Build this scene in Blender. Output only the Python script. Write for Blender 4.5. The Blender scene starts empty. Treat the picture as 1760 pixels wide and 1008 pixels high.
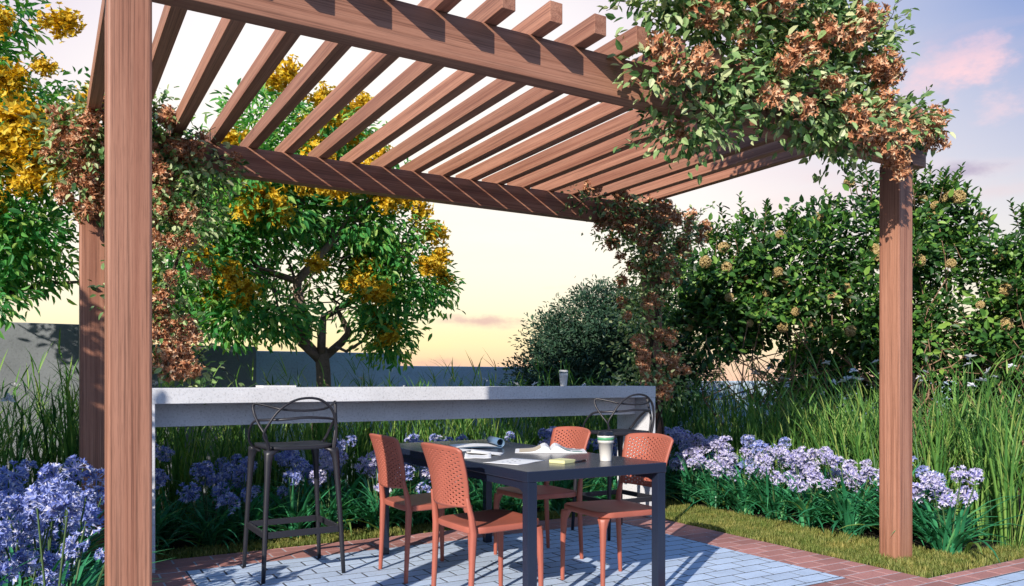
import bpy, math, random
import numpy as np
from mathutils import Vector, Matrix

random.seed(7)
rng = np.random.default_rng(11)
R = math.radians
scene = bpy.context.scene
col = scene.collection

# ------------------------------------------------------------------ camera
YAW = R(30.5)
EYE = 1.18
cam_d = bpy.data.cameras.new('camera')
cam = bpy.data.objects.new('camera', cam_d)
col.objects.link(cam)
cam.location = (0, 0, EYE)
cam.rotation_euler = (R(90), 0, -YAW)
cam_d.sensor_width = 36.0
cam_d.lens = 36.0 * 1364 / 1760
cam_d.shift_y = 151 / 1760
cam_d.clip_start = 0.05
cam_d.clip_end = 2000
scene.camera = cam
scene.cycles.max_bounces = 4
scene.cycles.diffuse_bounces = 1
scene.cycles.glossy_bounces = 2
scene.cycles.transmission_bounces = 3
scene.cycles.caustics_reflective = False
scene.cycles.caustics_refractive = False

# ------------------------------------------------------------------ exposure
vs = scene.view_settings
scene.display_settings.display_device = 'sRGB'
vs.view_transform = 'Standard'
vs.look = 'None'
vs.exposure = 0.2
vs.gamma = 1.0
vs.use_curve_mapping = False

# ------------------------------------------------------------------ sun
SUN_DIR = Vector((0.747, 0.519, -0.43)).normalized()
sun_d = bpy.data.lights.new('sun', 'SUN')
sun_d.energy = 5.0
sun_d.angle = R(0.5)
sun_d.color = (1.0, 0.91, 0.82)
sun = bpy.data.objects.new('sun', sun_d)
col.objects.link(sun)
sun.location = (-12, -8, 9)
sun.rotation_euler = SUN_DIR.to_track_quat('-Z', 'Y').to_euler()

# ------------------------------------------------------------------ world
world = bpy.data.worlds.new('World')
scene.world = world
world.use_nodes = True


def node(nt, kind, **kw):
    n = nt.nodes.new(kind)
    for k, v in kw.items():
        if k.startswith('i_'):
            n.inputs[k[2:]].default_value = v
        else:
            setattr(n, k, v)
    return n


def ramp(nt, stops, interp='LINEAR'):
    n = nt.nodes.new('ShaderNodeValToRGB')
    cr = n.color_ramp
    cr.interpolation = interp
    while len(cr.elements) < len(stops):
        cr.elements.new(0.5)
    for e, (p, c) in zip(cr.elements, stops):
        e.position = p
        e.color = (c[0], c[1], c[2], 1) if hasattr(c, '__len__') else (c, c, c, 1)
    return n


def math_n(nt, op, a, b=None, clamp=False):
    n = nt.nodes.new('ShaderNodeMath')
    n.operation = op
    n.use_clamp = clamp
    for i, v in enumerate((a, b)):
        if v is None:
            continue
        if isinstance(v, (int, float)):
            n.inputs[i].default_value = v
        else:
            nt.links.new(v, n.inputs[i])
    return n.outputs[0]


def mix_n(nt, fac, a, b, mode='MIX'):
    n = nt.nodes.new('ShaderNodeMix')
    n.data_type = 'RGBA'
    n.blend_type = mode
    for sock, v in ((n.inputs[0], fac), (n.inputs[6], a), (n.inputs[7], b)):
        if isinstance(v, (int, float)):
            sock.default_value = v
        elif isinstance(v, tuple):
            sock.default_value = (v[0], v[1], v[2], 1)
        else:
            nt.links.new(v, sock)
    return n.outputs[2]


def build_world():
    nt = world.node_tree
    nt.nodes.clear()
    L = nt.links.new
    tc = node(nt, 'ShaderNodeTexCoord')
    D = tc.outputs['Generated']
    sep = node(nt, 'ShaderNodeSeparateXYZ')
    L(D, sep.inputs[0])

    def dot(v):
        n = node(nt, 'ShaderNodeVectorMath', operation='DOT_PRODUCT')
        L(D, n.inputs[0])
        n.inputs[1].default_value = Vector(v).normalized()
        return n.outputs['Value']
    glow = (0.37, 0.93, 0.10)                       # where the evening glow sits
    ang = math_n(nt, 'DIVIDE', math_n(nt, 'ARCCOSINE', dot(glow)), math.pi)
    base = ramp(nt, [(0.0, (1.0, 0.96, 0.82)), (0.07, (1.0, 0.97, 0.90)), (0.11, (0.95, 0.91, 0.90)), (0.155, (0.74, 0.67, 0.76)),
                     (0.20, (0.48, 0.52, 0.69)), (0.24, (0.26, 0.35, 0.62)), (0.36, (0.14, 0.33, 0.73)), (1.0, (0.14, 0.33, 0.74))])
    L(ang, base.inputs[0])
    sky = node(nt, 'ShaderNodeTexSky', sky_type='NISHITA')
    sky.sun_disc = False
    sky.sun_elevation = R(24.5)
    sky.sun_rotation = math.atan2(-SUN_DIR.x, -SUN_DIR.y) % (2 * math.pi)
    nsc = node(nt, 'ShaderNodeVectorMath', operation='SCALE')
    L(sky.outputs[0], nsc.inputs[0])
    nsc.inputs['Scale'].default_value = 0.10
    f_n = ramp(nt, [(0.24, 0.0), (0.42, 0.3)])
    L(ang, f_n.inputs[0])
    c = mix_n(nt, f_n.outputs[0], base.outputs[0], nsc.outputs[0])
    # pale evening haze low in the sky
    hz_a = ramp(nt, [(0.05, 1.0), (0.24, 0.9), (0.45, 0.15)])
    L(ang, hz_a.inputs[0])
    hz_f = ramp(nt, [(0.0, 0.8), (0.2, 0.5), (0.38, 0.0)])
    L(sep.outputs[2], hz_f.inputs[0])
    c = mix_n(nt, math_n(nt, 'MULTIPLY', hz_f.outputs[0], hz_a.outputs[0]), c, (1.0, 0.91, 0.82))
    # warm belt along the horizon
    belt = ramp(nt, [(0.0, (0.93, 0.55, 0.36)), (0.02, (0.95, 0.62, 0.38)), (0.045, (1.0, 0.84, 0.44)), (0.09, (1.0, 0.90, 0.58)), (0.2, (1, 0.95, 0.8))])
    L(sep.outputs[2], belt.inputs[0])
    belt_f = ramp(nt, [(0.0, 1.0), (0.06, 0.92), (0.13, 0.5), (0.24, 0.0)])
    L(sep.outputs[2], belt_f.inputs[0])
    belt_a = ramp(nt, [(0.05, 1.0), (0.22, 0.75), (0.45, 0.15)])
    L(ang, belt_a.inputs[0])
    c = mix_n(nt, math_n(nt, 'MULTIPLY', belt_f.outputs[0], belt_a.outputs[0]), c, belt.outputs[0])
    # streaky clouds
    mp = node(nt, 'ShaderNodeMapping')
    L(D, mp.inputs[0])
    mp.inputs['Scale'].default_value = (1.0, 1.0, 5.5)
    mp.inputs['Location'].default_value = (0.35, 0.1, 0.2)
    nz = node(nt, 'ShaderNodeTexNoise', i_Scale=3.6, i_Detail=5.0, i_Roughness=0.55)
    L(mp.outputs[0], nz.inputs['Vector'])
    cf = ramp(nt, [(0.53, 0.0), (0.68, 0.75)])
    L(nz.outputs[0], cf.inputs[0])
    hi = ramp(nt, [(0.0, 0.35), (0.25, 0.35), (0.55, 0.0)])
    L(sep.outputs[2], hi.inputs[0])
    far = ramp(nt, [(0.05, 0.45), (0.25, 1.0)])
    L(ang, far.inputs[0])
    m = math_n(nt, 'MULTIPLY', math_n(nt, 'MULTIPLY', cf.outputs[0], hi.outputs[0]), far.outputs[0])
    c = mix_n(nt, m, c, (0.86, 0.60, 0.60))
    # a few separate clouds: (direction, half size, colour, strength)
    nz2 = node(nt, 'ShaderNodeTexNoise', i_Scale=16.0, i_Detail=5.0, i_Roughness=0.62)
    mp2 = node(nt, 'ShaderNodeMapping')
    L(D, mp2.inputs[0])
    mp2.inputs['Scale'].default_value = (1.0, 1.0, 1.9)
    L(mp2.outputs[0], nz2.inputs['Vector'])
    fx, fy = math.sin(YAW), math.cos(YAW)

    def sight(px, py):                                # compass/elevation of a cloud seen from the terrace
        a, b = (px - 880) / 1364, (655 - py) / 1364
        return Vector((fy * a + fx, -fx * a + fy, b)).normalized()
    for px, py, wx, wz, cc, st in ((1625, 125, .075, .042, (1.0, .64, .66), .65), (1725, 165, .06, .03, (1.0, .68, .68), .5),
                                   (1655, 296, .05, .012, (.42, .36, .50), .75), (1690, 120, .05, .035, (1.0, .64, .66), .6),
                                   (1730, 330, .06, .016, (.75, .6, .62), .4), (830, 553, .10, .010, (.74, .50, .43), .9),
                                   (690, 624, .13, .011, (.78, .48, .38), .9), (1650, 60, .07, .03, (.36, .42, .66), .35),
                                   (360, 190, .16, .02, (.98, .82, .75), .5), (950, 495, .05, .006, (.9, .75, .62), .5)):
        v = sight(px, py)
        s = node(nt, 'ShaderNodeVectorMath', operation='SUBTRACT')
        L(D, s.inputs[0])
        s.inputs[1].default_value = v
        r_ = node(nt, 'ShaderNodeVectorMath', operation='DIVIDE')
        L(s.outputs[0], r_.inputs[0])
        r_.inputs[1].default_value = (wx, wx, wz)
        ln = node(nt, 'ShaderNodeVectorMath', operation='LENGTH')
        L(r_.outputs[0], ln.inputs[0])
        soft = math_n(nt, 'SUBTRACT', 1.0, ln.outputs['Value'])
        amt = math_n(nt, 'ADD', math_n(nt, 'MULTIPLY', soft, 0.55), math_n(nt, 'MULTIPLY', math_n(nt, 'SUBTRACT', nz2.outputs[0], 0.5), 1.9))
        rr = ramp(nt, [(0.05, 0.0), (0.75, st)], 'EASE')
        L(amt, rr.inputs[0])
        gate = ramp(nt, [(0.0, 0.0), (0.35, 1.0)])
        gt = math_n(nt, 'SUBTRACT', 1.35, ln.outputs['Value'], True)
        L(gt, gate.inputs[0])
        c = mix_n(nt, math_n(nt, 'MULTIPLY', rr.outputs[0], gate.outputs[0]), c, cc)
    bg = node(nt, 'ShaderNodeBackground')
    L(c, bg.inputs['Color'])
    bg.inputs['Strength'].default_value = 1.0
    out = node(nt, 'ShaderNodeOutputWorld')
    L(bg.outputs[0], out.inputs[0])


build_world()

# ------------------------------------------------------------------ materials
M = {}


def new_mat(name):
    m = bpy.data.materials.new(name)
    m.use_nodes = True
    nt = m.node_tree
    nt.nodes.clear()
    out = nt.nodes.new('ShaderNodeOutputMaterial')
    p = nt.nodes.new('ShaderNodeBsdfPrincipled')
    nt.links.new(p.outputs[0], out.inputs[0])
    M[name] = m
    return nt, p, out


def leaf_mat(name, stops, transl=0.3, rough=0.45, tint=(1.25, 1.2, 0.5), spec=0.4):
    nt, p, out = new_mat(name)
    g = node(nt, 'ShaderNodeNewGeometry')
    r = ramp(nt, stops)
    nt.links.new(g.outputs['Random Per Island'], r.inputs[0])
    nt.links.new(r.outputs[0], p.inputs['Base Color'])
    p.inputs['Roughness'].default_value = rough
    p.inputs['Specular IOR Level'].default_value = spec
    t = node(nt, 'ShaderNodeBsdfTranslucent')
    nt.links.new(mix_n(nt, 1.0, r.outputs[0], tint, 'MULTIPLY'), t.inputs[0])
    mx = node(nt, 'ShaderNodeMixShader')
    mx.inputs[0].default_value = transl
    nt.links.new(p.outputs[0], mx.inputs[1])
    nt.links.new(t.outputs[0], mx.inputs[2])
    nt.links.new(mx.outputs[0], out.inputs[0])


def plain(name, c, rough=0.5, spec=0.5, metallic=0.0, noise=0.0, nscale=40, bump=0.0):
    nt, p, out = new_mat(name)
    p.inputs['Roughness'].default_value = rough
    p.inputs['Specular IOR Level'].default_value = spec
    p.inputs['Metallic'].default_value = metallic
    if noise or bump:
        tc = node(nt, 'ShaderNodeTexCoord')
        nz = node(nt, 'ShaderNodeTexNoise', i_Scale=nscale, i_Detail=5.0)
        nt.links.new(tc.outputs['Object'], nz.inputs['Vector'])
        a = tuple(x * (1 - noise) for x in c)
        b = tuple(x * (1 + noise) for x in c)
        r = ramp(nt, [(0.3, a), (0.7, b)])
        nt.links.new(nz.outputs[0], r.inputs[0])
        nt.links.new(r.outputs[0], p.inputs['Base Color'])
        if bump:
            bm = node(nt, 'ShaderNodeBump', i_Strength=bump, i_Distance=0.004)
            nt.links.new(nz.outputs[0], bm.inputs['Height'])
            nt.links.new(bm.outputs[0], p.inputs['Normal'])
    else:
        p.inputs['Base Color'].default_value = (*c, 1)


def wood_mat():
    nt, p, out = new_mat('wood')
    L = nt.links.new
    tc = node(nt, 'ShaderNodeTexCoord')
    oi = node(nt, 'ShaderNodeObjectInfo')
    off = node(nt, 'ShaderNodeVectorMath', operation='SCALE')
    cmb = node(nt, 'ShaderNodeCombineXYZ')
    for i in range(3):
        L(oi.outputs['Random'], cmb.inputs[i])
    L(cmb.outputs[0], off.inputs[0])
    off.inputs['Scale'].default_value = 37.0
    add = node(nt, 'ShaderNodeVectorMath', operation='ADD')
    L(tc.outputs['Object'], add.inputs[0])
    L(off.outputs[0], add.inputs[1])

    def grain(sx, sz, scale, detail, dist=0.0):
        mp = node(nt, 'ShaderNodeMapping')
        mp.inputs['Scale'].default_value = (sx, sx, sz)
        L(add.outputs[0], mp.inputs[0])
        nz = node(nt, 'ShaderNodeTexNoise', i_Scale=scale, i_Detail=detail, i_Roughness=0.6, i_Distortion=dist)
        L(mp.outputs[0], nz.inputs['Vector'])
        return nz.outputs[0]
    broad = grain(24, 0.35, 1.0, 3, 0.4)
    fine = grain(190, 1.6, 1.0, 4)
    pore = grain(420, 10, 1.0, 2)
    r1 = ramp(nt, [(0.28, (0.27, 0.110, 0.068)), (0.46, (0.365, 0.166, 0.103)), (0.60, (0.445, 0.217, 0.139)), (0.8, (0.33, 0.138, 0.086))])
    L(broad, r1.inputs[0])
    r2 = ramp(nt, [(0.34, 0.58), (0.48, 1.0), (0.7, 1.15)])
    L(fine, r2.inputs[0])
    c = mix_n(nt, 1.0, r1.outputs[0], r2.outputs[0], 'MULTIPLY')
    r3 = ramp(nt, [(0.36, 0.72), (0.46, 1.0)])
    L(pore, r3.inputs[0])
    c = mix_n(nt, 0.7, c, r3.outputs[0], 'MULTIPLY')
    tone = ramp(nt, [(0.0, 0.86), (1.0, 1.1)])
    L(oi.outputs['Random'], tone.inputs[0])
    c = mix_n(nt, 1.0, c, tone.outputs[0], 'MULTIPLY')
    L(c, p.inputs['Base Color'])
    p.inputs['Roughness'].default_value = 0.5
    p.inputs['Specular IOR Level'].default_value = 0.35
    bm = node(nt, 'ShaderNodeBump', i_Strength=0.25, i_Distance=0.002)
    L(fine, bm.inputs['Height'])
    L(bm.outputs[0], p.inputs['Normal'])


def stone_mat(name, c, speck=0.4, scale=60, rough=0.8, stain=0.15, bump=0.2, rand=0.0):
    nt, p, out = new_mat(name)
    L = nt.links.new
    tc = node(nt, 'ShaderNodeTexCoord')
    V = tc.outputs['Object']
    if rand:
        oi = node(nt, 'ShaderNodeObjectInfo')
        add = node(nt, 'ShaderNodeVectorMath', operation='ADD')
        L(V, add.inputs[0])
        L(oi.outputs['Location'], add.inputs[1])
        V = add.outputs[0]
    n1 = node(nt, 'ShaderNodeTexNoise', i_Scale=scale, i_Detail=4.0, i_Roughness=0.7)
    n2 = node(nt, 'ShaderNodeTexNoise', i_Scale=2.2, i_Detail=5.0, i_Roughness=0.6)
    L(V, n1.inputs['Vector'])
    L(V, n2.inputs['Vector'])
    r1 = ramp(nt, [(0.30, 1 - speck), (0.45, 1.0), (0.7, 1 + speck * 0.3)])
    L(n1.outputs[0], r1.inputs[0])
    r2 = ramp(nt, [(0.3, 1 - stain), (0.7, 1 + stain)])
    L(n2.outputs[0], r2.inputs[0])
    cc = mix_n(nt, 1.0, mix_n(nt, 1.0, c, r1.outputs[0], 'MULTIPLY'), r2.outputs[0], 'MULTIPLY')
    if rand:
        rr = ramp(nt, [(0, 1 - rand), (1, 1 + rand)])
        L(oi.outputs['Random'], rr.inputs[0])
        cc = mix_n(nt, 1.0, cc, rr.outputs[0], 'MULTIPLY')
    L(cc, p.inputs['Base Color'])
    p.inputs['Roughness'].default_value = rough
    p.inputs['Specular IOR Level'].default_value = 0.3
    b = node(nt, 'ShaderNodeBump', i_Strength=bump, i_Distance=0.004)
    L(n1.outputs[0], b.inputs['Height'])
    L(b.outputs[0], p.inputs['Normal'])


wood_mat()
stone_mat('concrete', (0.66, 0.67, 0.69), 0.35, 70, 0.75, 0.10)
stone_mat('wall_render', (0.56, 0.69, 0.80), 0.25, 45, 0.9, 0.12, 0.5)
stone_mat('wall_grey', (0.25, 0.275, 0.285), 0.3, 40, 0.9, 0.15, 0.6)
stone_mat('grey_paver', (0.54, 0.66, 0.82), 0.25, 55, 0.8, 0.15, 0.2, 0.08)
stone_mat('red_paver', (0.46, 0.215, 0.185), 0.28, 55, 0.8, 0.16, 0.2, 0.16)
stone_mat('grey_joint', (0.085, 0.095, 0.12), 0.3, 80, 0.95)
stone_mat('red_joint', (0.46, 0.46, 0.48), 0.3, 80, 0.95)
stone_mat('soil', (0.030, 0.026, 0.016), 0.5, 30, 1.0, 0.3, 0.8)
stone_mat('ground', (0.055, 0.06, 0.03), 0.4, 6, 1.0, 0.3, 0.5)
stone_mat('bark', (0.20, 0.15, 0.115), 0.5, 40, 0.9, 0.25, 0.9)
plain('twig', (0.26, 0.165, 0.10), 0.8, 0.2, 0, 0.3, 30)
plain('vine_stem', (0.075, 0.055, 0.04), 0.85, 0.2, 0, 0.3, 30)
plain('stool_plastic', (0.022, 0.022, 0.028), 0.42, 0.5)
plain('terracotta', (0.41, 0.120, 0.078), 0.45, 0.42, 0, 0.10, 7)
plain('table_metal', (0.014, 0.021, 0.042), 0.24, 0.5)
plain('paper', (0.86, 0.86, 0.84), 0.6, 0.3)
plain('cup_white', (0.78, 0.76, 0.70), 0.4, 0.5)
plain('cup_green', (0.10, 0.36, 0.17), 0.4, 0.5)
plain('cup_lid', (0.012, 0.014, 0.022), 0.3, 0.5)
plain('cup_band', (0.07, 0.12, 0.16), 0.4, 0.5)
plain('note_yellow', (0.78, 0.76, 0.38), 0.6, 0.3)
plain('ink_blue', (0.11, 0.19, 0.30), 0.35, 0.5)
plain('ink_green', (0.16, 0.40, 0.30), 0.5, 0.4)
plain('ink_beige', (0.62, 0.52, 0.36), 0.5, 0.4)
plain('ink_red', (0.5, 0.12, 0.08), 0.5, 0.4)
plain('print_grey', (0.35, 0.38, 0.38), 0.5, 0.4)
leaf_mat('tree_leaf', [(0.0, (0.04, 0.20, 0.055)), (0.35, (0.09, 0.39, 0.10)), (0.7, (0.20, 0.52, 0.12)), (1.0, (0.48, 0.66, 0.18))], 0.45, 0.38)
leaf_mat('gold_blossom', [(0.0, (0.60, 0.33, 0.012)), (0.5, (0.90, 0.60, 0.025)), (1.0, (0.96, 0.82, 0.14))], 0.42, 0.6, (1.1, 1.0, 0.5), 0.2)
leaf_mat('vine_leaf', [(0.0, (0.035, 0.10, 0.030)), (0.3, (0.13, 0.27, 0.085)), (0.65, (0.33, 0.49, 0.19)), (1.0, (0.70, 0.76, 0.44))], 0.3, 0.42)
leaf_mat('bronze_blossom', [(0.0, (0.32, 0.11, 0.055)), (0.35, (0.62, 0.28, 0.14)), (0.65, (0.82, 0.46, 0.25)), (1.0, (0.92, 0.74, 0.52))], 0.25, 0.6, (1.1, 0.9, 0.7), 0.2)
leaf_mat('shrub_leaf', [(0.0, (0.012, 0.045, 0.010)), (0.5, (0.040, 0.13, 0.026)), (0.8, (0.12, 0.28, 0.045)), (1.0, (0.30, 0.48, 0.09))], 0.25)
leaf_mat('bush_leaf', [(0.0, (0.020, 0.055, 0.034)), (0.6, (0.042, 0.10, 0.058)), (1.0, (0.09, 0.17, 0.09))], 0.15)
leaf_mat('pompom', [(0.0, (0.48, 0.33, 0.12)), (1.0, (0.76, 0.62, 0.32))], 0.2, 0.7, (1, 1, 0.8), 0.1)
leaf_mat('strap_leaf', [(0.0, (0.022, 0.14, 0.060)), (0.5, (0.050, 0.30, 0.13)), (0.88, (0.11, 0.44, 0.18)), (1.0, (0.30, 0.42, 0.09))], 0.28, 0.32)
leaf_mat('reed_leaf', [(0.0, (0.03, 0.11, 0.030)), (0.4, (0.095, 0.26, 0.055)), (0.8, (0.23, 0.43, 0.09)), (1.0, (0.48, 0.56, 0.17))], 0.3, 0.5)
leaf_mat('turf_blade', [(0.0, (0.12, 0.16, 0.035)), (0.5, (0.25, 0.28, 0.072)), (1.0, (0.46, 0.43, 0.16))], 0.3, 0.6)
leaf_mat('blue_petal', [(0.0, (0.15, 0.20, 0.56)), (0.4, (0.30, 0.38, 0.78)), (0.65, (0.52, 0.58, 0.88)), (0.85, (0.85, 0.84, 0.93)), (1.0, (0.93, 0.92, 0.94))], 0.25, 0.55, (0.9, 0.9, 1.1), 0.2)
leaf_mat('lilac_petal', [(0.0, (0.22, 0.22, 0.60)), (0.3, (0.50, 0.48, 0.80)), (0.6, (0.76, 0.73, 0.90)), (1.0, (0.92, 0.90, 0.95))], 0.25, 0.55, (0.95, 0.9, 1.05), 0.2)
leaf_mat('white_petal', [(0.0, (0.66, 0.66, 0.70)), (1.0, (0.84, 0.84, 0.82))], 0.25, 0.6, (1, 1, 1), 0.2)
nt_ = M['turf_blade'].node_tree                      # patches of drier and greener turf
_p = next(n for n in nt_.nodes if n.type == 'BSDF_PRINCIPLED')
_src = _p.inputs['Base Color'].links[0].from_socket
_tc = node(nt_, 'ShaderNodeTexCoord')
_nz = node(nt_, 'ShaderNodeTexNoise', i_Scale=5.0, i_Detail=4.0)
nt_.links.new(_tc.outputs['Object'], _nz.inputs['Vector'])
_rp = ramp(nt_, [(0.35, (0.62, 0.80, 0.55)), (0.5, (0.95, 1.0, 0.9)), (0.68, (1.3, 1.15, 1.0))])
nt_.links.new(_nz.outputs[0], _rp.inputs[0])
nt_.links.new(mix_n(nt_, 1.0, _src, _rp.outputs[0], 'MULTIPLY'), _p.inputs['Base Color'])
plain('flower_stalk', (0.07, 0.13, 0.045), 0.6, 0.3)


# ------------------------------------------------------------------ helpers
def link_mesh(name, verts, faces, mat, parent=None, smooth=False, mats=None, mi=None):
    me = bpy.data.meshes.new(name)
    me.from_pydata(verts if isinstance(verts, list) else verts.tolist(), [], faces if isinstance(faces, list) else faces.tolist())
    for mm in (mats or [mat]):
        me.materials.append(M[mm])
    if mi is not None:
        me.polygons.foreach_set('material_index', mi)
    if smooth:
        me.polygons.foreach_set('use_smooth', [True] * len(me.polygons))
    me.update()
    return link_obj(name, me, parent)


def link_obj(name, me, parent=None):
    o = bpy.data.objects.new(name, me)
    col.objects.link(o)
    if parent is not None:
        o.parent = parent
    return o


def tag(o, label, cat, group=None, kind=None):
    o['label'] = label
    if cat:
        o['category'] = cat
    if group:
        o['group'] = group
    if kind:
        o['kind'] = kind
    return o


def thing(name, label, cat, loc=(0, 0, 0), rz=0.0, group=None):
    o = bpy.data.objects.new(name, None)
    o.empty_display_size = 0.1
    col.objects.link(o)
    o.location = loc
    o.rotation_euler = (0, 0, rz)
    return tag(o, label, cat, group)


def copy_tree(root, parent=None):
    c = root.copy()
    col.objects.link(c)
    c.parent = parent
    for ch in list(root.children):
        copy_tree(ch, c)
    return c


class MB:
    def __init__(s):
        s.v, s.f = [], []

    def box(s, x0, x1, y0, y1, z0, z1):
        n = len(s.v)
        s.v += [(x, y, z) for z in (z0, z1) for y in (y0, y1) for x in (x0, x1)]
        s.f += [tuple(n + i for i in q) for q in ((0, 2, 3, 1), (4, 5, 7, 6), (0, 1, 5, 4), (2, 6, 7, 3), (0, 4, 6, 2), (1, 3, 7, 5))]
        return s

    def tube(s, pts, radii, seg=8, flat=1.0, cap=True):
        pts = [Vector(p) for p in pts]
        n0 = len(s.v)
        ref = None
        for i, p in enumerate(pts):
            t = (pts[min(i + 1, len(pts) - 1)] - pts[max(i - 1, 0)]).normalized()
            if ref is None:
                ref = t.orthogonal().normalized()
            ref = (ref - t * ref.dot(t))
            ref = ref.normalized() if ref.length > 1e-6 else t.orthogonal().normalized()
            b = t.cross(ref)
            r = radii[i] if hasattr(radii, '__len__') else radii
            for k in range(seg):
                a = 2 * math.pi * k / seg
                s.v.append(tuple(p + ref * (math.cos(a) * r) + b * (math.sin(a) * r * flat)))
        for i in range(len(pts) - 1):
            for k in range(seg):
                a, b_ = n0 + i * seg + k, n0 + i * seg + (k + 1) % seg
                s.f.append((a, b_, b_ + seg, a + seg))
        if cap:
            s.f.append(tuple(n0 + k for k in range(seg))[::-1])
            e = n0 + (len(pts) - 1) * seg
            s.f.append(tuple(e + k for k in range(seg)))
        return s

    def loft(s, rings):
        """rings: list of equal-length point lists, closed round, capped."""
        n0 = len(s.v)
        m = len(rings[0])
        for r in rings:
            s.v += [tuple(p) for p in r]
        for i in range(len(rings) - 1):
            for k in range(m):
                a, b = n0 + i * m + k, n0 + i * m + (k + 1) % m
                s.f.append((a, b, b + m, a + m))
        s.f.append(tuple(n0 + k for k in range(m))[::-1])
        e = n0 + (len(rings) - 1) * m
        s.f.append(tuple(e + k for k in range(m)))
        return s

    def lathe(s, prof, seg=24, c=(0, 0)):
        rings = [[(c[0] + r * math.cos(2 * math.pi * k / seg), c[1] + r * math.sin(2 * math.pi * k / seg), z) for k in range(seg)] for r, z in prof]
        return s.loft(rings)

    def build(s, name, mat, parent=None, smooth=False, bevel=0.0, segs=2):
        o = link_mesh(name, s.v, s.f, mat, parent, smooth)
        if bevel:
            m = o.modifiers.new('bevel', 'BEVEL')
            m.width = bevel
            m.segments = segs
            m.limit_method = 'ANGLE'
            m.angle_limit = R(35)
        return o


def smooth_path(pts, n=5):
    """Catmull-Rom through the points."""
    P = [Vector(p) for p in pts]
    out = []
    for i in range(len(P) - 1):
        p0, p1, p2, p3 = P[max(i - 1, 0)], P[i], P[i + 1], P[min(i + 2, len(P) - 1)]
        for k in range(n):
            t = k / n
            out.append(0.5 * ((2 * p1) + (p2 - p0) * t + (2 * p0 - 5 * p1 + 4 * p2 - p3) * t * t + (3 * p1 - p0 - 3 * p2 + p3) * t ** 3))
    out.append(P[-1])
    return out


def unit(a):
    return a / np.maximum(np.linalg.norm(a, axis=-1, keepdims=True), 1e-9)


LEAF = np.array([(0, 0, 0), (0.42, 0.30, 0.10), (0.34, 0.68, 0.08), (0, 1, -0.06), (-0.34, 0.68, 0.08), (-0.42, 0.30, 0.10)])
LEAF_F = [(0, 1, 2, 3), (0, 3, 4, 5)]


def leaves(pos, d, nrm, length, width):
    """one folded leaf per position; returns verts and quads"""
    n = len(pos)
    d = unit(d)
    x = unit(np.cross(d, nrm))
    z = np.cross(x, d)
    T = LEAF
    v = (pos[:, None, :] + x[:, None, :] * (T[None, :, 0:1] * width[:, None, None])
         + d[:, None, :] * (T[None, :, 1:2] * length[:, None, None]) + z[:, None, :] * (T[None, :, 2:3] * length[:, None, None]))
    base = (np.arange(n) * 6)[:, None, None]
    f = base + np.array(LEAF_F)[None]
    return v.reshape(-1, 3), f.reshape(-1, 4)


def blob_points(blobs, n):
    w = np.array([(b[3] * b[4] * b[5]) ** 0.8 for b in blobs])
    idx = rng.choice(len(blobs), n, p=w / w.sum())
    B = np.array(blobs)[idx]
    u = unit(rng.normal(size=(n, 3)))
    r = rng.random(n) ** 0.42
    return B[:, :3] + u * r[:, None] * B[:, 3:6], u


def foliage(blobs, clumps, per, sigma, length, ratio, up=0.25, droop=0.15, helio=0.55):
    c, cu = blob_points(blobs, clumps)
    n = clumps * per
    ci = np.repeat(np.arange(clumps), per)
    off = np.clip(rng.normal(size=(n, 3)), -1.7, 1.7) * sigma * np.array([1, 1, 0.75])
    pos = c[ci] + off
    out = unit(off + cu[ci] * sigma * 0.9)
    d = out * 0.8 + rng.normal(size=(n, 3)) * 0.45 + np.array([0, 0, -droop])
    nrm = np.array([0, 0, 1.0]) * (0.35 + up) + unit(out + cu[ci]) * 0.75 + rng.normal(size=(n, 3)) * 0.4 - np.array(SUN_DIR) * helio
    ln = length * rng.uniform(0.65, 1.25, n)
    return leaves(pos, d, nrm, ln, ln * ratio)


def blades(n, base, az, L, p0, p1, w, segs=6, fold=0.25, power=1.3):
    """arching strap leaves: base (n,3), angle from vertical p0 + p1*s^power"""
    s = np.linspace(0, 1, segs + 1)
    phi = p0[:, None] + p1[:, None] * s[None] ** power
    ds = (L / segs)[:, None]
    h = np.cumsum(np.sin(phi) * ds, 1) - np.sin(phi) * ds
    z = np.cumsum(np.cos(phi) * ds, 1) - np.cos(phi) * ds
    ca, sa = np.cos(az)[:, None], np.sin(az)[:, None]
    cen = np.stack([base[:, 0:1] + h * ca, base[:, 1:2] + h * sa, base[:, 2:3] + z], -1)
    prof = np.clip(np.minimum(1.0, 0.55 + s * 2) * (1 - s ** 3), 0.03, 1)
    hw = (w[:, None] * prof[None] * 0.5)[..., None]
    side = np.stack([-sa + 0 * h, ca + 0 * h, 0 * h], -1)
    nup = np.stack([-np.cos(phi) * ca, -np.cos(phi) * sa, np.sin(phi)], -1)
    Lf = cen + side * hw + nup * hw * fold * 2
    Rt = cen - side * hw + nup * hw * fold * 2
    V = np.stack([Lf, cen, Rt], 2).reshape(-1, 3)
    m = (segs + 1) * 3
    q = []
    for i in range(segs):
        a = i * 3
        q += [(a, a + 1, a + 4, a + 3), (a + 1, a + 2, a + 5, a + 4)]
    f = (np.arange(n) * m)[:, None, None] + np.array(q)[None]
    return V, f.reshape(-1, 4)


def join(parts):
    vs_, fs, o = [], [], 0
    for v, f in parts:
        vs_.append(np.asarray(v))
        fs.append(np.asarray(f) + o)
        o += len(v)
    return np.concatenate(vs_), np.concatenate(fs)


ORD = ['first', 'second', 'third', 'fourth', 'fifth', 'sixth', 'seventh', 'eighth', 'ninth', 'tenth', 'eleventh', 'twelfth',
       'thirteenth', 'fourteenth', 'fifteenth', 'sixteenth', 'seventeenth', 'eighteenth', 'nineteenth', 'twentieth']

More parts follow.
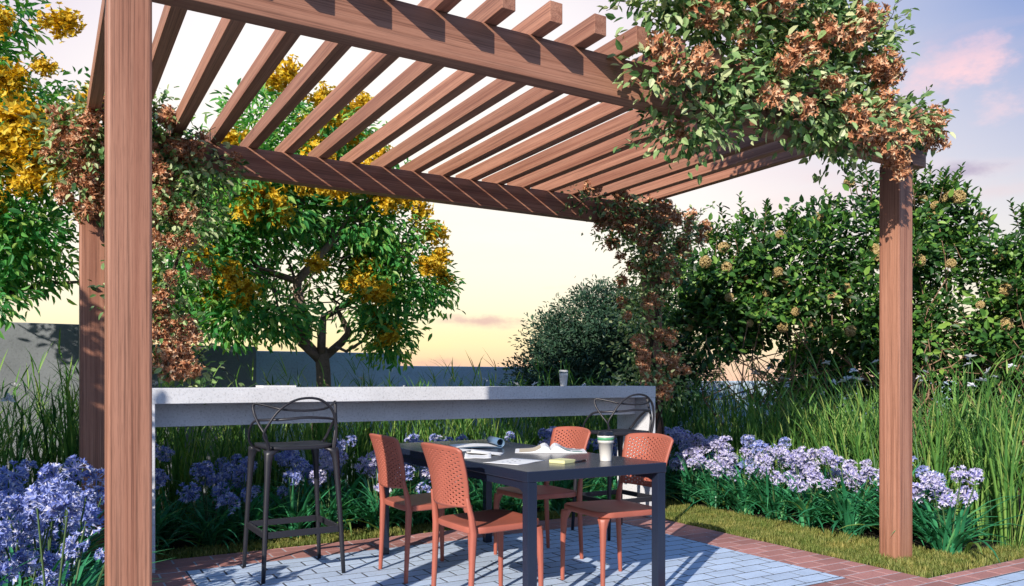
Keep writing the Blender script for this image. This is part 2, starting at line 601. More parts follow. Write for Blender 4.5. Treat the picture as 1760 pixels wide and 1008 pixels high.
# ------------------------------------------------------------------ ground, beds, paving
g = link_mesh('ground', [(-400, -400, -0.06), (400, -400, -0.06), (400, 400, -0.06), (-400, 400, -0.06)], [(0, 1, 2, 3)], 'ground')
g['kind'] = 'structure'
PX0, PX1, PY0, PY1 = 0.35, 4.555, 2.65, 5.66          # outer edge of the paved pad
GX0, GX1, GY0, GY1 = 0.755, 4.14, 3.08, 5.27          # grey field
b = MB()
for x0, x1, y0, y1 in ((-8, PX0, -6, 9.2), (PX0, PX1, PY1, 9.2), (PX1, 18, 2.83, 9.2)):
    b.box(x0, x1, y0, y1, -0.3, -0.022)
so = b.build('planting_bed', 'soil')
so['kind'] = 'structure'

# joint beds under the pavers
b = MB()
b.box(PX0, PX1, -5.0, PY1, -0.2, -0.0024)
b.box(PX1, 16, -5.0, 2.83, -0.2, -0.0024)
pv = b.build('paving', 'red_joint')
pv['kind'] = 'structure'
gj = MB()
gj.box(GX0 - .003, GX1 + .003, GY0 - .003, GY1 + .003, -0.05, -0.0011)
gj.box(PX0, 16, -5.0, PY0, -0.05, -0.0011)
gjo = gj.build('joint_bed', 'grey_joint', pv)

PL, PW, J = 0.24, 0.12, 0.013
full_mesh = {}


def paver_mesh(lx, ly, mat):
    key = (round(lx, 3), round(ly, 3), mat)
    if key in full_mesh:
        return full_mesh[key]
    a, b_, c, t = lx / 2, ly / 2, 0.0007, 0.0008
    v = [(-a, -b_, -0.03), (a, -b_, -0.03), (a, b_, -0.03), (-a, b_, -0.03),
         (-a, -b_, -c), (a, -b_, -c), (a, b_, -c), (-a, b_, -c),
         (-a + t, -b_ + t, 0), (a - t, -b_ + t, 0), (a - t, b_ - t, 0), (-a + t, b_ - t, 0)]
    f = [(8, 9, 10, 11)]
    for k in range(4):
        k2 = (k + 1) % 4
        f += [(k, k2, 4 + k2, 4 + k), (4 + k, 4 + k2, 8 + k2, 8 + k)]
    me = bpy.data.meshes.new('paver')
    me.from_pydata(v, [], f)
    me.materials.append(M[mat])
    full_mesh[key] = me
    return me


def lay(rect, mat, name, parent, limit=10 ** 9):
    x0, x1, y0, y1 = rect
    out = []
    j0, j1 = math.floor(y0 / PW), math.ceil(y1 / PW)
    for j in range(j0, j1):
        sh = (PL / 2) * (j % 2)
        i0, i1 = math.floor((x0 - sh) / PL) - 1, math.ceil((x1 - sh) / PL) + 1
        for i in range(i0, i1):
            ax, bx = max(i * PL + sh, x0), min((i + 1) * PL + sh, x1)
            ay, by = max(j * PW, y0), min((j + 1) * PW, y1)
            if bx - ax < 0.018 or by - ay < 0.016:
                continue
            out.append(((ax + bx) / 2, (ay + by) / 2, bx - ax - J, by - ay - J))
    out.sort(key=lambda q: -(.508 * q[0] + .862 * q[1]))          # the farthest rows are the ones in view
    for k, (cx, cy, lx, ly) in enumerate(out[:limit]):
        o = link_obj(name, paver_mesh(lx, ly, mat), parent)
        o.location = (cx, cy, random.uniform(-0.0003, 0.0003))
        o.rotation_euler = (random.uniform(-.001, .001), random.uniform(-.001, .001), random.uniform(-.006, .006))
    return out[limit:]


left_over = lay((GX0, GX1, GY0, GY1), 'grey_paver', 'paver', pv, 300)
for rct in ((PX0, PX1, GY1, PY1), (GX1, PX1, PY0, GY1), (PX0, GX0, PY0, GY1), (GX0, GX1, PY0, GY0)):
    lay(rct, 'red_paver', 'brick', pv)
lay((PX1, 8.0, PY0, 2.83), 'red_paver', 'brick', pv)
# the plain grey field outside the brick band: one joined part
for rct in ((PX0, 8.0, 0.9, PY0),):
    x0, x1, y0, y1 = rct
    mb = MB()
    for cx, cy, lx, ly in left_over:
        mb.box(cx - lx / 2, cx + lx / 2, cy - ly / 2, cy + ly / 2, -.03, 0)
    for j in range(math.floor(y0 / PW), math.ceil(y1 / PW)):
        sh = (PL / 2) * (j % 2)
        for i in range(math.floor((x0 - sh) / PL), math.ceil((x1 - sh) / PL)):
            ax, bx = max(i * PL + sh, x0), min((i + 1) * PL + sh, x1)
            ay, by = max(j * PW, y0), min((j + 1) * PW, y1)
            if bx - ax > 0.03 and by - ay > 0.02:
                mb.box(ax + J / 2, bx - J / 2, ay + J / 2, by - J / 2, -0.03, 0)
    fo = mb.build('paver_field', 'grey_paver', pv)
    fo['kind'] = 'stuff'

# garden walls, stepping down to the right
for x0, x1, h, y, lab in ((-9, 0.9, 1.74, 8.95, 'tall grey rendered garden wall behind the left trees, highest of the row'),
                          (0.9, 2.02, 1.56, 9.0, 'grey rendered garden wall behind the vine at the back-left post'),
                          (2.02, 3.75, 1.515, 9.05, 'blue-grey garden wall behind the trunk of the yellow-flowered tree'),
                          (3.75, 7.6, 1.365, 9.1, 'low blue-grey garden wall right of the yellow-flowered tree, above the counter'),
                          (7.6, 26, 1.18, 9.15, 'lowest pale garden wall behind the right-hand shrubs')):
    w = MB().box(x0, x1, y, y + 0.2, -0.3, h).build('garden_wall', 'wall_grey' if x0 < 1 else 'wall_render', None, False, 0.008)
    tag(w, lab, 'wall', 'garden walls')

# ------------------------------------------------------------------ pergola
BB = 2.63            # underside of the beams
BH, BT = 0.205, 0.10
RZ, RH, RW = BB + BH, 0.096, 0.070
pg = thing('pergola', 'red-brown timber pergola with open slatted roof over the dining table', 'pergola', (2.6, 4.55, 0))
PO = Vector((2.6, 4.55, 0))


def timber(name, wx, wy, length, loc, rot=(0, 0, 0), bev=0.006):
    o = MB().box(-wx / 2, wx / 2, -wy / 2, wy / 2, 0, length).build(name, 'wood', pg, False, bev)
    o.location = Vector(loc) - PO
    o.rotation_euler = rot
    return o


FY, BY = 3.29, 5.865
for x, y in ((0.27, FY), (4.935, FY), (0.27, BY), (5.0, BY)):
    timber('post', 0.15, 0.15, BB - 0.001 + 0.3, (x, y, -0.3), (0, 0, 0), 0.010)
for y in (3.272, 5.84):
    timber('beam', BH, BT, 5.12, (0.05, y, BB + BH / 2), (0, R(90), 0), 0.005)
NR = 19
for i in range(NR):
    x = 0.262 + (4.828 - 0.262) * i / (NR - 1)
    timber('rafter', RW, RH, 3.02, (x, 3.055, RZ + RH / 2 + 0.0005), (R(-90), 0, 0), 0.003)

# ------------------------------------------------------------------ concrete counter
CX0, CX1, CY0, CY1, CH = 0.52, 4.57, 5.30, 5.76, 1.135
ct = thing('bar_counter', 'long pale concrete bar counter between the back pergola posts', 'counter', ((CX0 + CX1) / 2, (CY0 + CY1) / 2, 0))
co = Vector(ct.location)


def cbox(name, x0, x1, y0, y1, z0, z1):
    return MB().box(x0 - co.x, x1 - co.x, y0 - co.y, y1 - co.y, z0, z1).build(name, 'concrete', ct, False, 0.004)


cbox('counter_top', CX0, CX1, CY0, CY1, CH - 0.098, CH)
cbox('end_panel', CX0 + .002, CX0 + 0.065, CY0 + .002, CY1 - .002, 0.0, CH - 0.0985)
cbox('end_panel', CX1 - 0.065, CX1 - .002, CY0 + .002, CY1 - .002, 0.0, CH - 0.0985)
cbox('apron', CX0 + 0.066, CX1 - 0.066, CY0 + 0.20, CY0 + 0.28, 0.885, CH - 0.0985)

# ------------------------------------------------------------------ dining table
TX0, TX1, TY0, TY1, TH = 1.965, 2.825, 3.19, 5.13, 0.75
tb = thing('dining_table', 'dark charcoal rectangular dining table under the pergola', 'table', ((TX0 + TX1) / 2, (TY0 + TY1) / 2, 0))
to = Vector(tb.location)
a, c_ = (TX1 - TX0) / 2, (TY1 - TY0) / 2
MB().box(-a, a, -c_, c_, TH - 0.052, TH).build('table_top', 'table_metal', tb, False, 0.004)
for sx in (-1, 1):
    for sy in (-1, 1):
        MB().box(*sorted((sx * (a - 0.004), sx * (a - 0.056))), *sorted((sy * (c_ - 0.004), sy * (c_ - 0.056))), 0, TH - 0.0525).build('leg', 'table_metal', tb, False, 0.003)
for sx in (-1, 1):
    m = MB()
    x0, x1 = sorted((sx * (a - 0.014), sx * (a - 0.034)))
    # side rail with rounded corner brackets towards the legs
    pts = [(-c_ + .057, TH - .0525), (c_ - .057, TH - .0525), (c_ - .057, TH - .13)]
    arc = [(c_ - .057 - .07 + .07 * math.cos(t), TH - .13 + .04 * math.sin(t)) for t in np.linspace(0.3, math.pi / 2, 5)]
    pts += arc + [(-y, z) for y, z in arc[::-1]] + [(-c_ + .057, TH - .13)]
    m.loft([[(x0, y, z) for y, z in pts], [(x1, y, z) for y, z in pts]])
    m.build('side_rail', 'table_metal', tb)

# ------------------------------------------------------------------ chairs
def make_chair():
    """faces +X in its own frame, origin on the ground under the seat centre"""
    t = thing('dining_chair', 'chair', 'chair', group='terracotta chairs round the table')
    # seat: softly dished slab with rounded rim
    nx, ny = 10, 10
    W, Dp = 0.44, 0.44

    def pt(i, j, dz):
        u, v = i / nx * 2 - 1, j / ny * 2 - 1
        k = 1 - 0.07 * (abs(u) ** 6) * (abs(v) ** 6) * 2
        x = u * Dp / 2 * k
        y = v * W / 2 * k * (1 + 0.03 * u)
        z = 0.452 - 0.010 * (1 - u * u) * (1 - v * v) + 0.004 * u
        return (x, y, z - dz)
    V, F = [], []
    for dz in (0, 0.034):
        V += [pt(i, j, dz) for i in range(nx + 1) for j in range(ny + 1)]
    N = (nx + 1) * (ny + 1)
    q = lambda i, j: i * (ny + 1) + j
    for i in range(nx):
        for j in range(ny):
            F.append((q(i, j), q(i + 1, j), q(i + 1, j + 1), q(i, j + 1)))
            F.append((N + q(i, j), N + q(i, j + 1), N + q(i + 1, j + 1), N + q(i + 1, j)))
    rim = [q(i, 0) for i in range(nx)] + [q(nx, j) for j in range(ny)] + [q(i, ny) for i in range(nx, 0, -1)] + [q(0, j) for j in range(ny, 0, -1)]
    for k in range(len(rim)):
        a_, b_ = rim[k], rim[(k + 1) % len(rim)]
        F.append((b_, a_, a_ + N, b_ + N))
    s = link_mesh('seat', V, F, 'terracotta', t, True)
    bv = s.modifiers.new('bevel', 'BEVEL')
    bv.width = 0.008
    bv.segments = 3
    bv.limit_method = 'ANGLE'
    bv.angle_limit = R(50)

    # back legs run up into the back; front legs flare into the seat
    def ring(c, hx, hy):
        p = []
        for k in range(8):
            an = math.pi / 4 * k + math.pi / 8
            cx, cy = math.cos(an), math.sin(an)
            mxx = max(abs(cx), abs(cy))
            p.append((c[0] + hx * cx / mxx * 0.92, c[1] + hy * cy / mxx * 0.92, c[2]))
        return p
    for sy in (-1, 1):
        m = MB()
        m.loft([ring((x, sy * y, z), hx, hy) for x, y, z, hx, hy in
                ((0.205, 0.203, 0.0, 0.013, 0.013), (0.203, 0.201, 0.22, 0.016, 0.016), (0.198, 0.197, 0.36, 0.022, 0.021),
                 (0.190, 0.190, 0.40, 0.032, 0.028), (0.182, 0.182, 0.4185, 0.040, 0.036))])
        m.build('leg', 'terracotta', t, True, 0.003)
        m = MB()
        m.loft([ring((x, sy * y, z), hx, hy) for x, y, z, hx, hy in
                ((-0.222, 0.203, 0.0, 0.013, 0.013), (-0.210, 0.202, 0.25, 0.017, 0.016), (-0.203, 0.204, 0.42, 0.021, 0.018),
                 (-0.212, 0.201, 0.50, 0.018, 0.015), (-0.224, 0.195, 0.56, 0.014, 0.012), (-0.231, 0.193, 0.60, 0.011, 0.010))])
        m.build('leg', 'terracotta', t, True, 0.003)
    # perforated, curved shell of the back
    nu, nv = 20, 28
    z0, z1 = 0.545, 0.862
    V, F, key = [], [], {}

    def S(u, v):
        # u across -1..1, v up 0..1
        w = 0.190 + 0.030 * v
        y = u * w
        top = z1 - 0.014 * (u * u) - 0.012 * max(0, abs(u) - 0.88) / 0.12
        bot = z0 + 0.006 * u * u
        z = bot + (top - bot) * v
        x = -0.218 - 0.062 * v - 0.055 * (1 - u * u) + 0.012 * math.sin(v * math.pi)
        return (x, y, z)

    def vid(u, v):
        k = (round(u, 5), round(v, 5))
        if k not in key:
            key[k] = len(V)
            V.append(S(u, v))
        return key[k]
    us = [-1 + 2 * i / nu for i in range(nu + 1)]
    vv = [j / nv for j in range(nv + 1)]
    for i in range(nu):
        for j in range(nv):
            c4 = [(us[i], vv[j]), (us[i + 1], vv[j]), (us[i + 1], vv[j + 1]), (us[i], vv[j + 1])]
            cu, cv = (us[i] + us[i + 1]) / 2, (vv[j] + vv[j + 1]) / 2
            if 1 <= i < nu - 1 and 1 <= j < nv - 2 and (i + j) % 2 == 0:
                hu, hv = (us[1] - us[0]) * 0.38, (vv[1] - vv[0]) * 0.36
                hole = [(cu - hu, cv - hv), (cu + hu, cv - hv), (cu + hu, cv + hv), (cu - hu, cv + hv)]
                o_ = [vid(*p) for p in c4]
                h_ = [vid(*p) for p in hole]
                for k in range(4):
                    F.append((o_[k], o_[(k + 1) % 4], h_[(k + 1) % 4], h_[k]))
            else:
                F.append(tuple(vid(*p) for p in c4))
    bk = link_mesh('backrest', V, F, 'terracotta', t, True)
    so_ = bk.modifiers.new('solidify', 'SOLIDIFY')
    so_.thickness = 0.013
    so_.offset = 0
    return t


ch0 = make_chair()
for k, (x, y, rz, lab) in enumerate((
        (2.035, 4.50, 0.0, 'terracotta perforated chair at the far left of the table, nearest the left bar stool'),
        (2.03, 3.70, 0.03, 'terracotta perforated chair at the near left of the table, its back fully in sun'),
        (2.845, 4.50, math.pi, 'terracotta perforated chair at the far right of the table, behind the open magazine'),
        (2.85, 3.70, math.pi - 0.02, 'terracotta perforated chair at the near right of the table, beside the takeaway cup'))):
    o = ch0 if k == 0 else copy_tree(ch0)
    o.location = (x, y, 0)
    o.rotation_euler = (0, 0, rz)
    o['label'] = lab


# ------------------------------------------------------------------ bar stools
def make_stool():
    """faces +Y; origin on the ground"""
    t = thing('bar_stool', 'stool', 'stool', group='dark stools at the counter')
    n = 10
    V, F = [], []

    def pt(i, j, dz):
        u, v = i / n * 2 - 1, j / n * 2 - 1
        k = 1 - 0.10 * abs(u) ** 5 * abs(v) ** 5
        return (u * 0.205 * k, v * 0.20 * k, 0.792 - 0.014 * (1 - u * u) * (1 - 0.6 * v * v) - dz)
    for dz in (0, 0.022):
        V += [pt(i, j, dz) for i in range(n + 1) for j in range(n + 1)]
    N = (n + 1) ** 2
    q = lambda i, j: i * (n + 1) + j
    for i in range(n):
        for j in range(n):
            F.append((q(i, j), q(i + 1, j), q(i + 1, j + 1), q(i, j + 1)))
            F.append((N + q(i, j), N + q(i, j + 1), N + q(i + 1, j + 1), N + q(i + 1, j)))
    rim = [q(i, 0) for i in range(n)] + [q(n, j) for j in range(n)] + [q(i, n) for i in range(n, 0, -1)] + [q(0, j) for j in range(n, 0, -1)]
    for k in range(len(rim)):
        a_, b_ = rim[k], rim[(k + 1) % len(rim)]
        F.append((b_, a_, a_ + N, b_ + N))
    link_mesh('seat', V, F, 'stool_plastic', t, True)

    def ring(c, hx, hy):
        return [(c[0] + hx * math.copysign(abs(math.cos(a_)) ** 0.6, math.cos(a_)), c[1] + hy * math.copysign(abs(math.sin(a_)) ** 0.6, math.sin(a_)), c[2])
                for a_ in [2 * math.pi * k / 10 + 0.31 for k in range(10)]]
    for sx in (-1, 1):
        for sy in (-1, 1):
            m = MB()
            m.loft([ring((sx * x, sy * y, z), hx, hy) for x, y, z, hx, hy in
                    ((0.243, 0.235, 0, 0.011, 0.011), (0.236, 0.229, 0.15, 0.013, 0.013), (0.224, 0.217, 0.40, 0.014, 0.015), (0.212, 0.206, 0.60, 0.016, 0.018),
                     (0.206, 0.200, 0.70, 0.020, 0.023), (0.198, 0.193, 0.745, 0.027, 0.029), (0.180, 0.177, 0.768, 0.046, 0.044))])
            m.build('leg', 'stool_plastic', t, True)
    for sy in (-1, 1):
        MB().box(-0.215, 0.215, sy * 0.222 - 0.009, sy * 0.222 + 0.009, 0.255, 0.292).build('foot_rail', 'stool_plastic', t, False, 0.003)
    for sx in (-1, 1):
        MB().box(sx * 0.229 - 0.009, sx * 0.229 + 0.009, -0.208, 0.208, 0.255, 0.292).build('foot_rail', 'stool_plastic', t, False, 0.003)
    hoops = (
        [(-.195, -.19, .745), (-.205, -.205, .80), (-.235, -.215, .865), (-.205, -.235, .935), (-.15, -.25, 1.01), (-.07, -.258, 1.062), (.02, -.26, 1.078), (.10, -.255, 1.062), (.165, -.24, 1.01), (.195, -.225, .94), (.205, -.21, .86), (.195, -.19, .745)],
        [(-.195, -.17, .745), (-.215, -.19, .85), (-.245, -.15, .92), (-.262, -.10, .99), (-.258, -.09, 1.042), (-.20, -.15, 1.032), (-.13, -.225, 1.012), (0, -.25, 1.003), (.12, -.24, 1.012), (.20, -.16, 1.035), (.235, -.10, 1.048), (.232, -.12, .99), (.215, -.17, .89), (.195, -.17, .745)],
        [(-.175, .10, .745), (-.21, .11, .765), (-.245, .09, .81), (-.258, .03, .88), (-.25, -.05, .935), (-.22, -.15, .948), (-.13, -.235, .952), (0, -.262, .962), (.12, -.245, .955), (.20, -.17, .945), (.245, -.06, .935), (.25, .03, .88), (.235, .09, .81), (.20, .11, .765), (.175, .10, .745)],
    )
    for h in hoops:
        MB().tube(smooth_path(h, 4), 0.0095, 8, 0.75).build('back_hoop', 'stool_plastic', t, True)
    return t


st = make_stool()
st.location = (1.335, 4.955, 0)
st.rotation_euler = (0, 0, 0.02)
st['label'] = 'dark bar stool with looped wire back, left one, clear of the table'
s2 = copy_tree(st)
s2.location = (3.84, 4.93, 0)
s2.rotation_euler = (0, 0, 0.0)
s2['label'] = 'dark bar stool with looped wire back, right one, behind the right-hand chairs'


# ------------------------------------------------------------------ things on the table and the counter
def cup(loc, h, r, lab, green=True):
    t = thing('takeaway_cup', lab, 'cup', loc)
    MB().lathe([(r * .72, 0), (r * .73, .004), (r * .96, h * .62), (r * .97, h * .62)]).build('cup_body', 'cup_white', t, True)
    if green:
        MB().lathe([(r * 1.03, h * .605), (r * 1.06, h * .70), (r * 1.06, h * .702)]).build('sleeve', 'cup_white', t, True)
        MB().lathe([(r * 1.062, h * .7025), (r * 1.075, h * .80), (r * 1.07, h * .802)]).build('band', 'cup_green', t, True)
        MB().lathe([(r * 1.07, h * .8025), (r * 1.09, h * .86), (r * 1.08, h * .862)]).build('rim', 'cup_white', t, True)
        MB().lathe([(r * 1.10, h * .8625), (r * 1.11, h * .89), (r * 1.02, h * .90), (r * .98, h * .985), (r * .92, h), (r * .80, h * .995), (r * .7, h * .97)]).build('lid', 'cup_lid', t, True)
    else:
        MB().lathe([(r * .965, h * .6205), (r * 1.0, h * .80)]).build('sleeve', 'cup_white', t, True)
        MB().lathe([(r * 1.0, h * .8005), (r * 1.02, h * .87)]).build('band', 'cup_band', t, True)
        MB().lathe([(r * 1.06, h * .8705), (r * 1.08, h * .90), (r * 1.0, h * .91), (r * .98, h * .98), (r * .9, h), (r * .7, h * .985)]).build('lid', 'cup_white', t, True)
    return t


cup((2.60, 3.42, TH), 0.158, 0.042, 'white takeaway cup with green band and dark lid on the dining table')
cup((3.72, 5.47, CH), 0.135, 0.037, 'small pale takeaway cup with dark stripe standing on the concrete counter', False)


def sheet(name, w, h, loc, rz, lab, cat, mat='paper', lift=0.004, seed=0):
    """a sheet of paper with slightly curled corners and printed marks"""
    t = thing(name, lab, cat, loc, rz, 'papers on the table')
    r_ = random.Random(seed)
    n = 8
    V, F = [], []
    for i in range(n + 1):
        for j in range(n + 1):
            u, v = i / n - .5, j / n - .5
            V.append((u * w, v * h, 0.0006 + lift * (abs(2 * u) ** 4) * (v + .5) + 0.0015 * math.sin(u * 5 + seed) ** 2))
    for i in range(n):
        for j in range(n):
            a_ = i * (n + 1) + j
            F.append((a_, a_ + n + 1, a_ + n + 2, a_ + 1))
    p = link_mesh('page', V, F, mat, t, True)
    sd = p.modifiers.new('solidify', 'SOLIDIFY')
    sd.thickness = 0.0006
    sd.offset = -1
    return t


def print_line(parent, u0, u1, v, th, mat, z):
    MB().box(u0, u1, v - th / 2, v + th / 2, z, z + 0.0004).build('print', mat, parent)


p1 = sheet('paper_sheet', 0.30, 0.21, (2.155, 3.63, TH), 0.5, 'bright white sheet with small drawings near the left edge of the table', 'paper', 'paper', .002, 1)
for k in range(7):
    u, v = (k % 4) * 0.05 - 0.08, 0.03 - (k // 4) * 0.045
    print_line(p1, u, u + 0.014, v, 0.008, 'print_grey', 0.0034)
sheet('paper_sheet', 0.15, 0.21, (2.12, 3.98, TH), -0.5, 'small curled white leaflet between the bright sheet and the rolled magazine', 'paper', 'paper', .012, 2)
sheet('paper_sheet', 0.16, 0.20, (2.235, 4.10, TH), 0.9, 'tilted white leaflet lying against the small curled leaflet', 'paper', 'paper', .02, 3)
sheet('paper_sheet', 0.21, 0.26, (2.19, 4.46, TH), 0.3, 'flat white sheet behind the near-left chair, farthest back on the table', 'paper', 'paper', .002, 4)

# open magazine: two swelling page blocks, printed colour blocks
mg = thing('open_magazine', 'open magazine with printed pages lying at the right side of the table', 'magazine', (2.67, 4.07, TH), -0.55)


def page_z(u):
    t_ = abs(u) / 0.215
    return 0.002 + 0.030 * math.exp(-((t_ - 0.16) / 0.20) ** 2) * (1 - math.exp(-(t_ / 0.05) ** 2)) + 0.010 * (1 - t_)


for sgn, mname in ((-1, 'paper'), (1, 'paper')):
    n = 14
    V, F = [], []
    for i in range(n + 1):
        u = sgn * 0.215 * i / n
        for v in (-.14, .14):
            V.append((u, v, page_z(u)))
            V.append((u, v, 0.0008))
    for i in range(n):
        a_ = i * 4
        F += [(a_, a_ + 4, a_ + 6, a_ + 2), (a_ + 1, a_ + 3, a_ + 7, a_ + 5), (a_, a_ + 1, a_ + 5, a_ + 4), (a_ + 2, a_ + 6, a_ + 7, a_ + 3)]
    F += [(n * 4, n * 4 + 1, n * 4 + 3, n * 4 + 2)]
    link_mesh('page_block', V, F, mname, mg, False)


def mag_patch(u0, u1, v0, v1, mat):
    V, F = [], []
    for i in range(7):
        u = u0 + (u1 - u0) * i / 6
        V += [(u, v0, page_z(u) + 0.0008), (u, v1, page_z(u) + 0.0008)]
    F = [(2 * i, 2 * i + 2, 2 * i + 3, 2 * i + 1) for i in range(6)]
    link_mesh('print', V, F, mat, mg, True)


for q in ((.06, .12, -.09, -.02, 'ink_green'), (.13, .19, -.11, -.06, 'ink_green'), (.09, .18, .0, .03, 'print_grey'), (.06, .19, .05, .06, 'print_grey'),
          (.06, .19, .075, .085, 'print_grey'), (-.19, -.06, -.12, .12, 'ink_beige'), (.16, .2, .09, .125, 'ink_red'), (.10, .14, .09, .125, 'ink_blue')):
    mag_patch(*q)

# magazine with its cover rolled over
rm = thing('rolled_magazine', 'blue-covered magazine with one half rolled into a tube, far side of table', 'magazine', (2.53, 4.52, TH), -0.25)
V, F = [], []
prof = [(-.27 + .27 * i / 8, 0.004 + .006 * math.sin(i / 8 * 3)) for i in range(9)]
th0 = np.linspace(-math.pi / 2, math.pi * 1.6, 22)
prof += [(0.012 + (.030 - .0012 * k * .5) * math.cos(a_), .0335 + (.030 - .0012 * k * .5) * math.sin(a_)) for k, a_ in enumerate(th0)]
for x, z in prof:
    V += [(x, -.10, z), (x, .15, z)]
F = [(2 * i, 2 * i + 2, 2 * i + 3, 2 * i + 1) for i in range(len(prof) - 1)]
ro = link_mesh('cover', V, F, 'ink_blue', rm, True)
ro.modifiers.new('solidify', 'SOLIDIFY').thickness = 0.003
V = []
for x, z in prof[:9]:
    V += [(x - .004, -.104, z + .004), (x - .004, .146, z + .004)]
ro = link_mesh('page', V, [(2 * i, 2 * i + 2, 2 * i + 3, 2 * i + 1) for i in range(8)], 'paper', rm, True)
MB().box(-.22, -.13, -.06, .06, .0105, .0115).build('print', 'print_grey', rm)

np_ = thing('note_pad', 'small pale yellow note pad beside the cup on the dining table', 'note pad', (2.345, 3.46, TH), 0.35)
MB().box(-.05, .05, -.05, .05, 0, .016).build('sheets', 'note_yellow', np_, False, .002)
MB().box(-.05, .05, -.05, .05, .0165, .0172).build('top_sheet', 'note_yellow', np_)
pn = thing('pen', 'thin dark pen lying beside the yellow note pad', 'pen', (2.45, 3.44, TH), 0.4)
MB().tube([(-.055, 0, .0055), (.045, 0, .0055)], .005, 8).build('barrel', 'cup_lid', pn, True)
MB().tube([(.0455, 0, .0055), (.062, 0, .0055)], [.0045, .001], 8).build('tip', 'print_grey', pn, True)

bk = thing('closed_book', 'white booklet lying flat on the concrete counter above the left stool', 'book', (1.37, 5.52, CH), 0.1)
MB().box(-.115, .115, -.08, .08, .0005, .003).build('cover', 'paper', bk)
MB().box(-.112, .114, -.078, .078, .0032, .012).build('sheets', 'paper', bk, False, .001)
MB().box(-.115, .115, -.08, .08, .0122, .0142).build('cover', 'paper', bk)

# ------------------------------------------------------------------ trees
def limb(m, p0, p1, r0, r1, wob=0.06, n=6, seg=8):
    p0, p1 = Vector(p0), Vector(p1)
    L_ = (p1 - p0).length
    pts = [p0]
    for i in range(1, n):
        t_ = i / n
        pts.append(p0.lerp(p1, t_) + Vector((random.gauss(0, 1), random.gauss(0, 1), random.gauss(0, .6))) * wob * L_ * math.sin(t_ * math.pi) * .5)
    pts.append(p1)
    m.tube(pts, [r0 + (r1 - r0) * i / n for i in range(n + 1)], seg)
    return pts


def cluster_mesh(name, mat, r, n, plen, ratio, petals=5, rmin=.35):
    """a blossom head: small star flowers packed round a ball"""
    u = unit(rng.normal(size=(n, 3)))
    c = u * r * (rng.uniform(rmin, 1.0, n)[:, None]) * np.array([1, 1, .9])
    ax = unit(u + rng.normal(size=(n, 3)) * .35)
    P, Dd, Nn = [], [], []
    for k in range(n):
        a0 = Vector(ax[k])
        e1 = a0.orthogonal().normalized()
        e2 = a0.cross(e1)
        ph = random.random() * 6
        for q in range(petals):
            an = ph + 2 * math.pi * q / petals
            dd = e1 * math.cos(an) + e2 * math.sin(an) + a0 * .55
            P.append(c[k])
            Dd.append(dd)
            Nn.append(a0 - (e1 * math.cos(an) + e2 * math.sin(an)) * .5)
    P, Dd, Nn = map(np.array, (P, Dd, Nn))
    ln = plen * rng.uniform(.75, 1.2, len(P))
    rad = np.linalg.norm(c, axis=1) + plen * .3
    v, f = join([leaves(P, Dd, Nn, ln, ln * ratio), leaves(np.zeros((n, 3)), c, u[:, ::-1] + .01, rad, np.full(n, .006))])
    me = bpy.data.meshes.new(name)
    me.from_pydata(v.tolist(), [], f.tolist())
    me.materials.append(M[mat])
    return me


gold = [cluster_mesh('gold_blossom', 'gold_blossom', .17, 130, .031, .75, 5, .15) for _ in range(3)]
bronze = [cluster_mesh('bronze_blossom', 'bronze_blossom', .085, 38, .031, .5, 6) for _ in range(3)]
pom = [cluster_mesh('flower_head', 'pompom', .052, 190, .017, .6, 4, .88) for _ in range(2)]


def make_tree(label, base, fork_h, blobs, limbs, clumps, per, blooms, trunk_r=.064):
    t = thing('flowering_tree', label, 'tree', base, 0, 'yellow-flowered trees')
    bx, by, bz = base
    m = MB()
    fork = Vector((0.03, 0.02, fork_h))
    m.tube(smooth_path([(-.02, 0, -.1), (0, .01, fork_h * .4), (.05, 0, fork_h * .75), fork], 3), [trunk_r * (1.35 - .35 * i / 9) for i in range(10)], 10)
    m.build('trunk', 'bark', t, True)
    tips = []
    for (x, y, z, r0) in limbs:
        m = MB()
        pts = limb(m, fork - Vector((0, 0, .12)), (x - bx, y - by, z), r0, r0 * .35, .22, 7)
        for k in range(6 if r0 > .03 else 0):
            p = pts[random.randrange(3, 7)]
            q = p + Vector((random.gauss(0, .45), random.gauss(0, .45), random.gauss(.15, .3)))
            sub = limb(m, p, q, r0 * .32, .005, .25, 5, 6)
            for kk in range(2):
                limb(m, sub[3], sub[3] + Vector((random.gauss(0, .3), random.gauss(0, .3), random.gauss(.05, .2))), .007, .003, .2, 4, 5)
        m.build('branch', 'bark', t, True)
    loc = [(x - bx, y - by, z, rx, ry, rz_) for x, y, z, rx, ry, rz_ in blobs]
    v, f = foliage(loc, clumps, per, .125, .090, .40, .2, .35)
    o = link_mesh('crown', v, f, 'tree_leaf', t)
    for k, (x, y, z, s) in enumerate(blooms):
        c = link_obj('blossom_cluster', gold[k % 3], t)
        c.location = (x - bx, y - by, z)
        c.scale = (s * random.uniform(.8, 1.25), s * random.uniform(.8, 1.2), s * random.uniform(.65, 1.1))
        c.rotation_euler = (random.gauss(0, .4), random.gauss(0, .4), random.random() * 6)
    return t


def on_blobs(blobs, n, toward=Vector((-.5, -.8, .15)), push=.92):
    out = []
    for _ in range(n):
        b_ = random.choice(blobs)
        d = Vector((random.gauss(0, 1), random.gauss(0, 1), random.gauss(0.2, 1))).normalized()
        d = (d + toward * .9).normalized()
        out.append((b_[0] + d.x * b_[3] * push, b_[1] + d.y * b_[4] * push, b_[2] + d.z * b_[5] * push, random.uniform(.7, 1.25)))
    return out


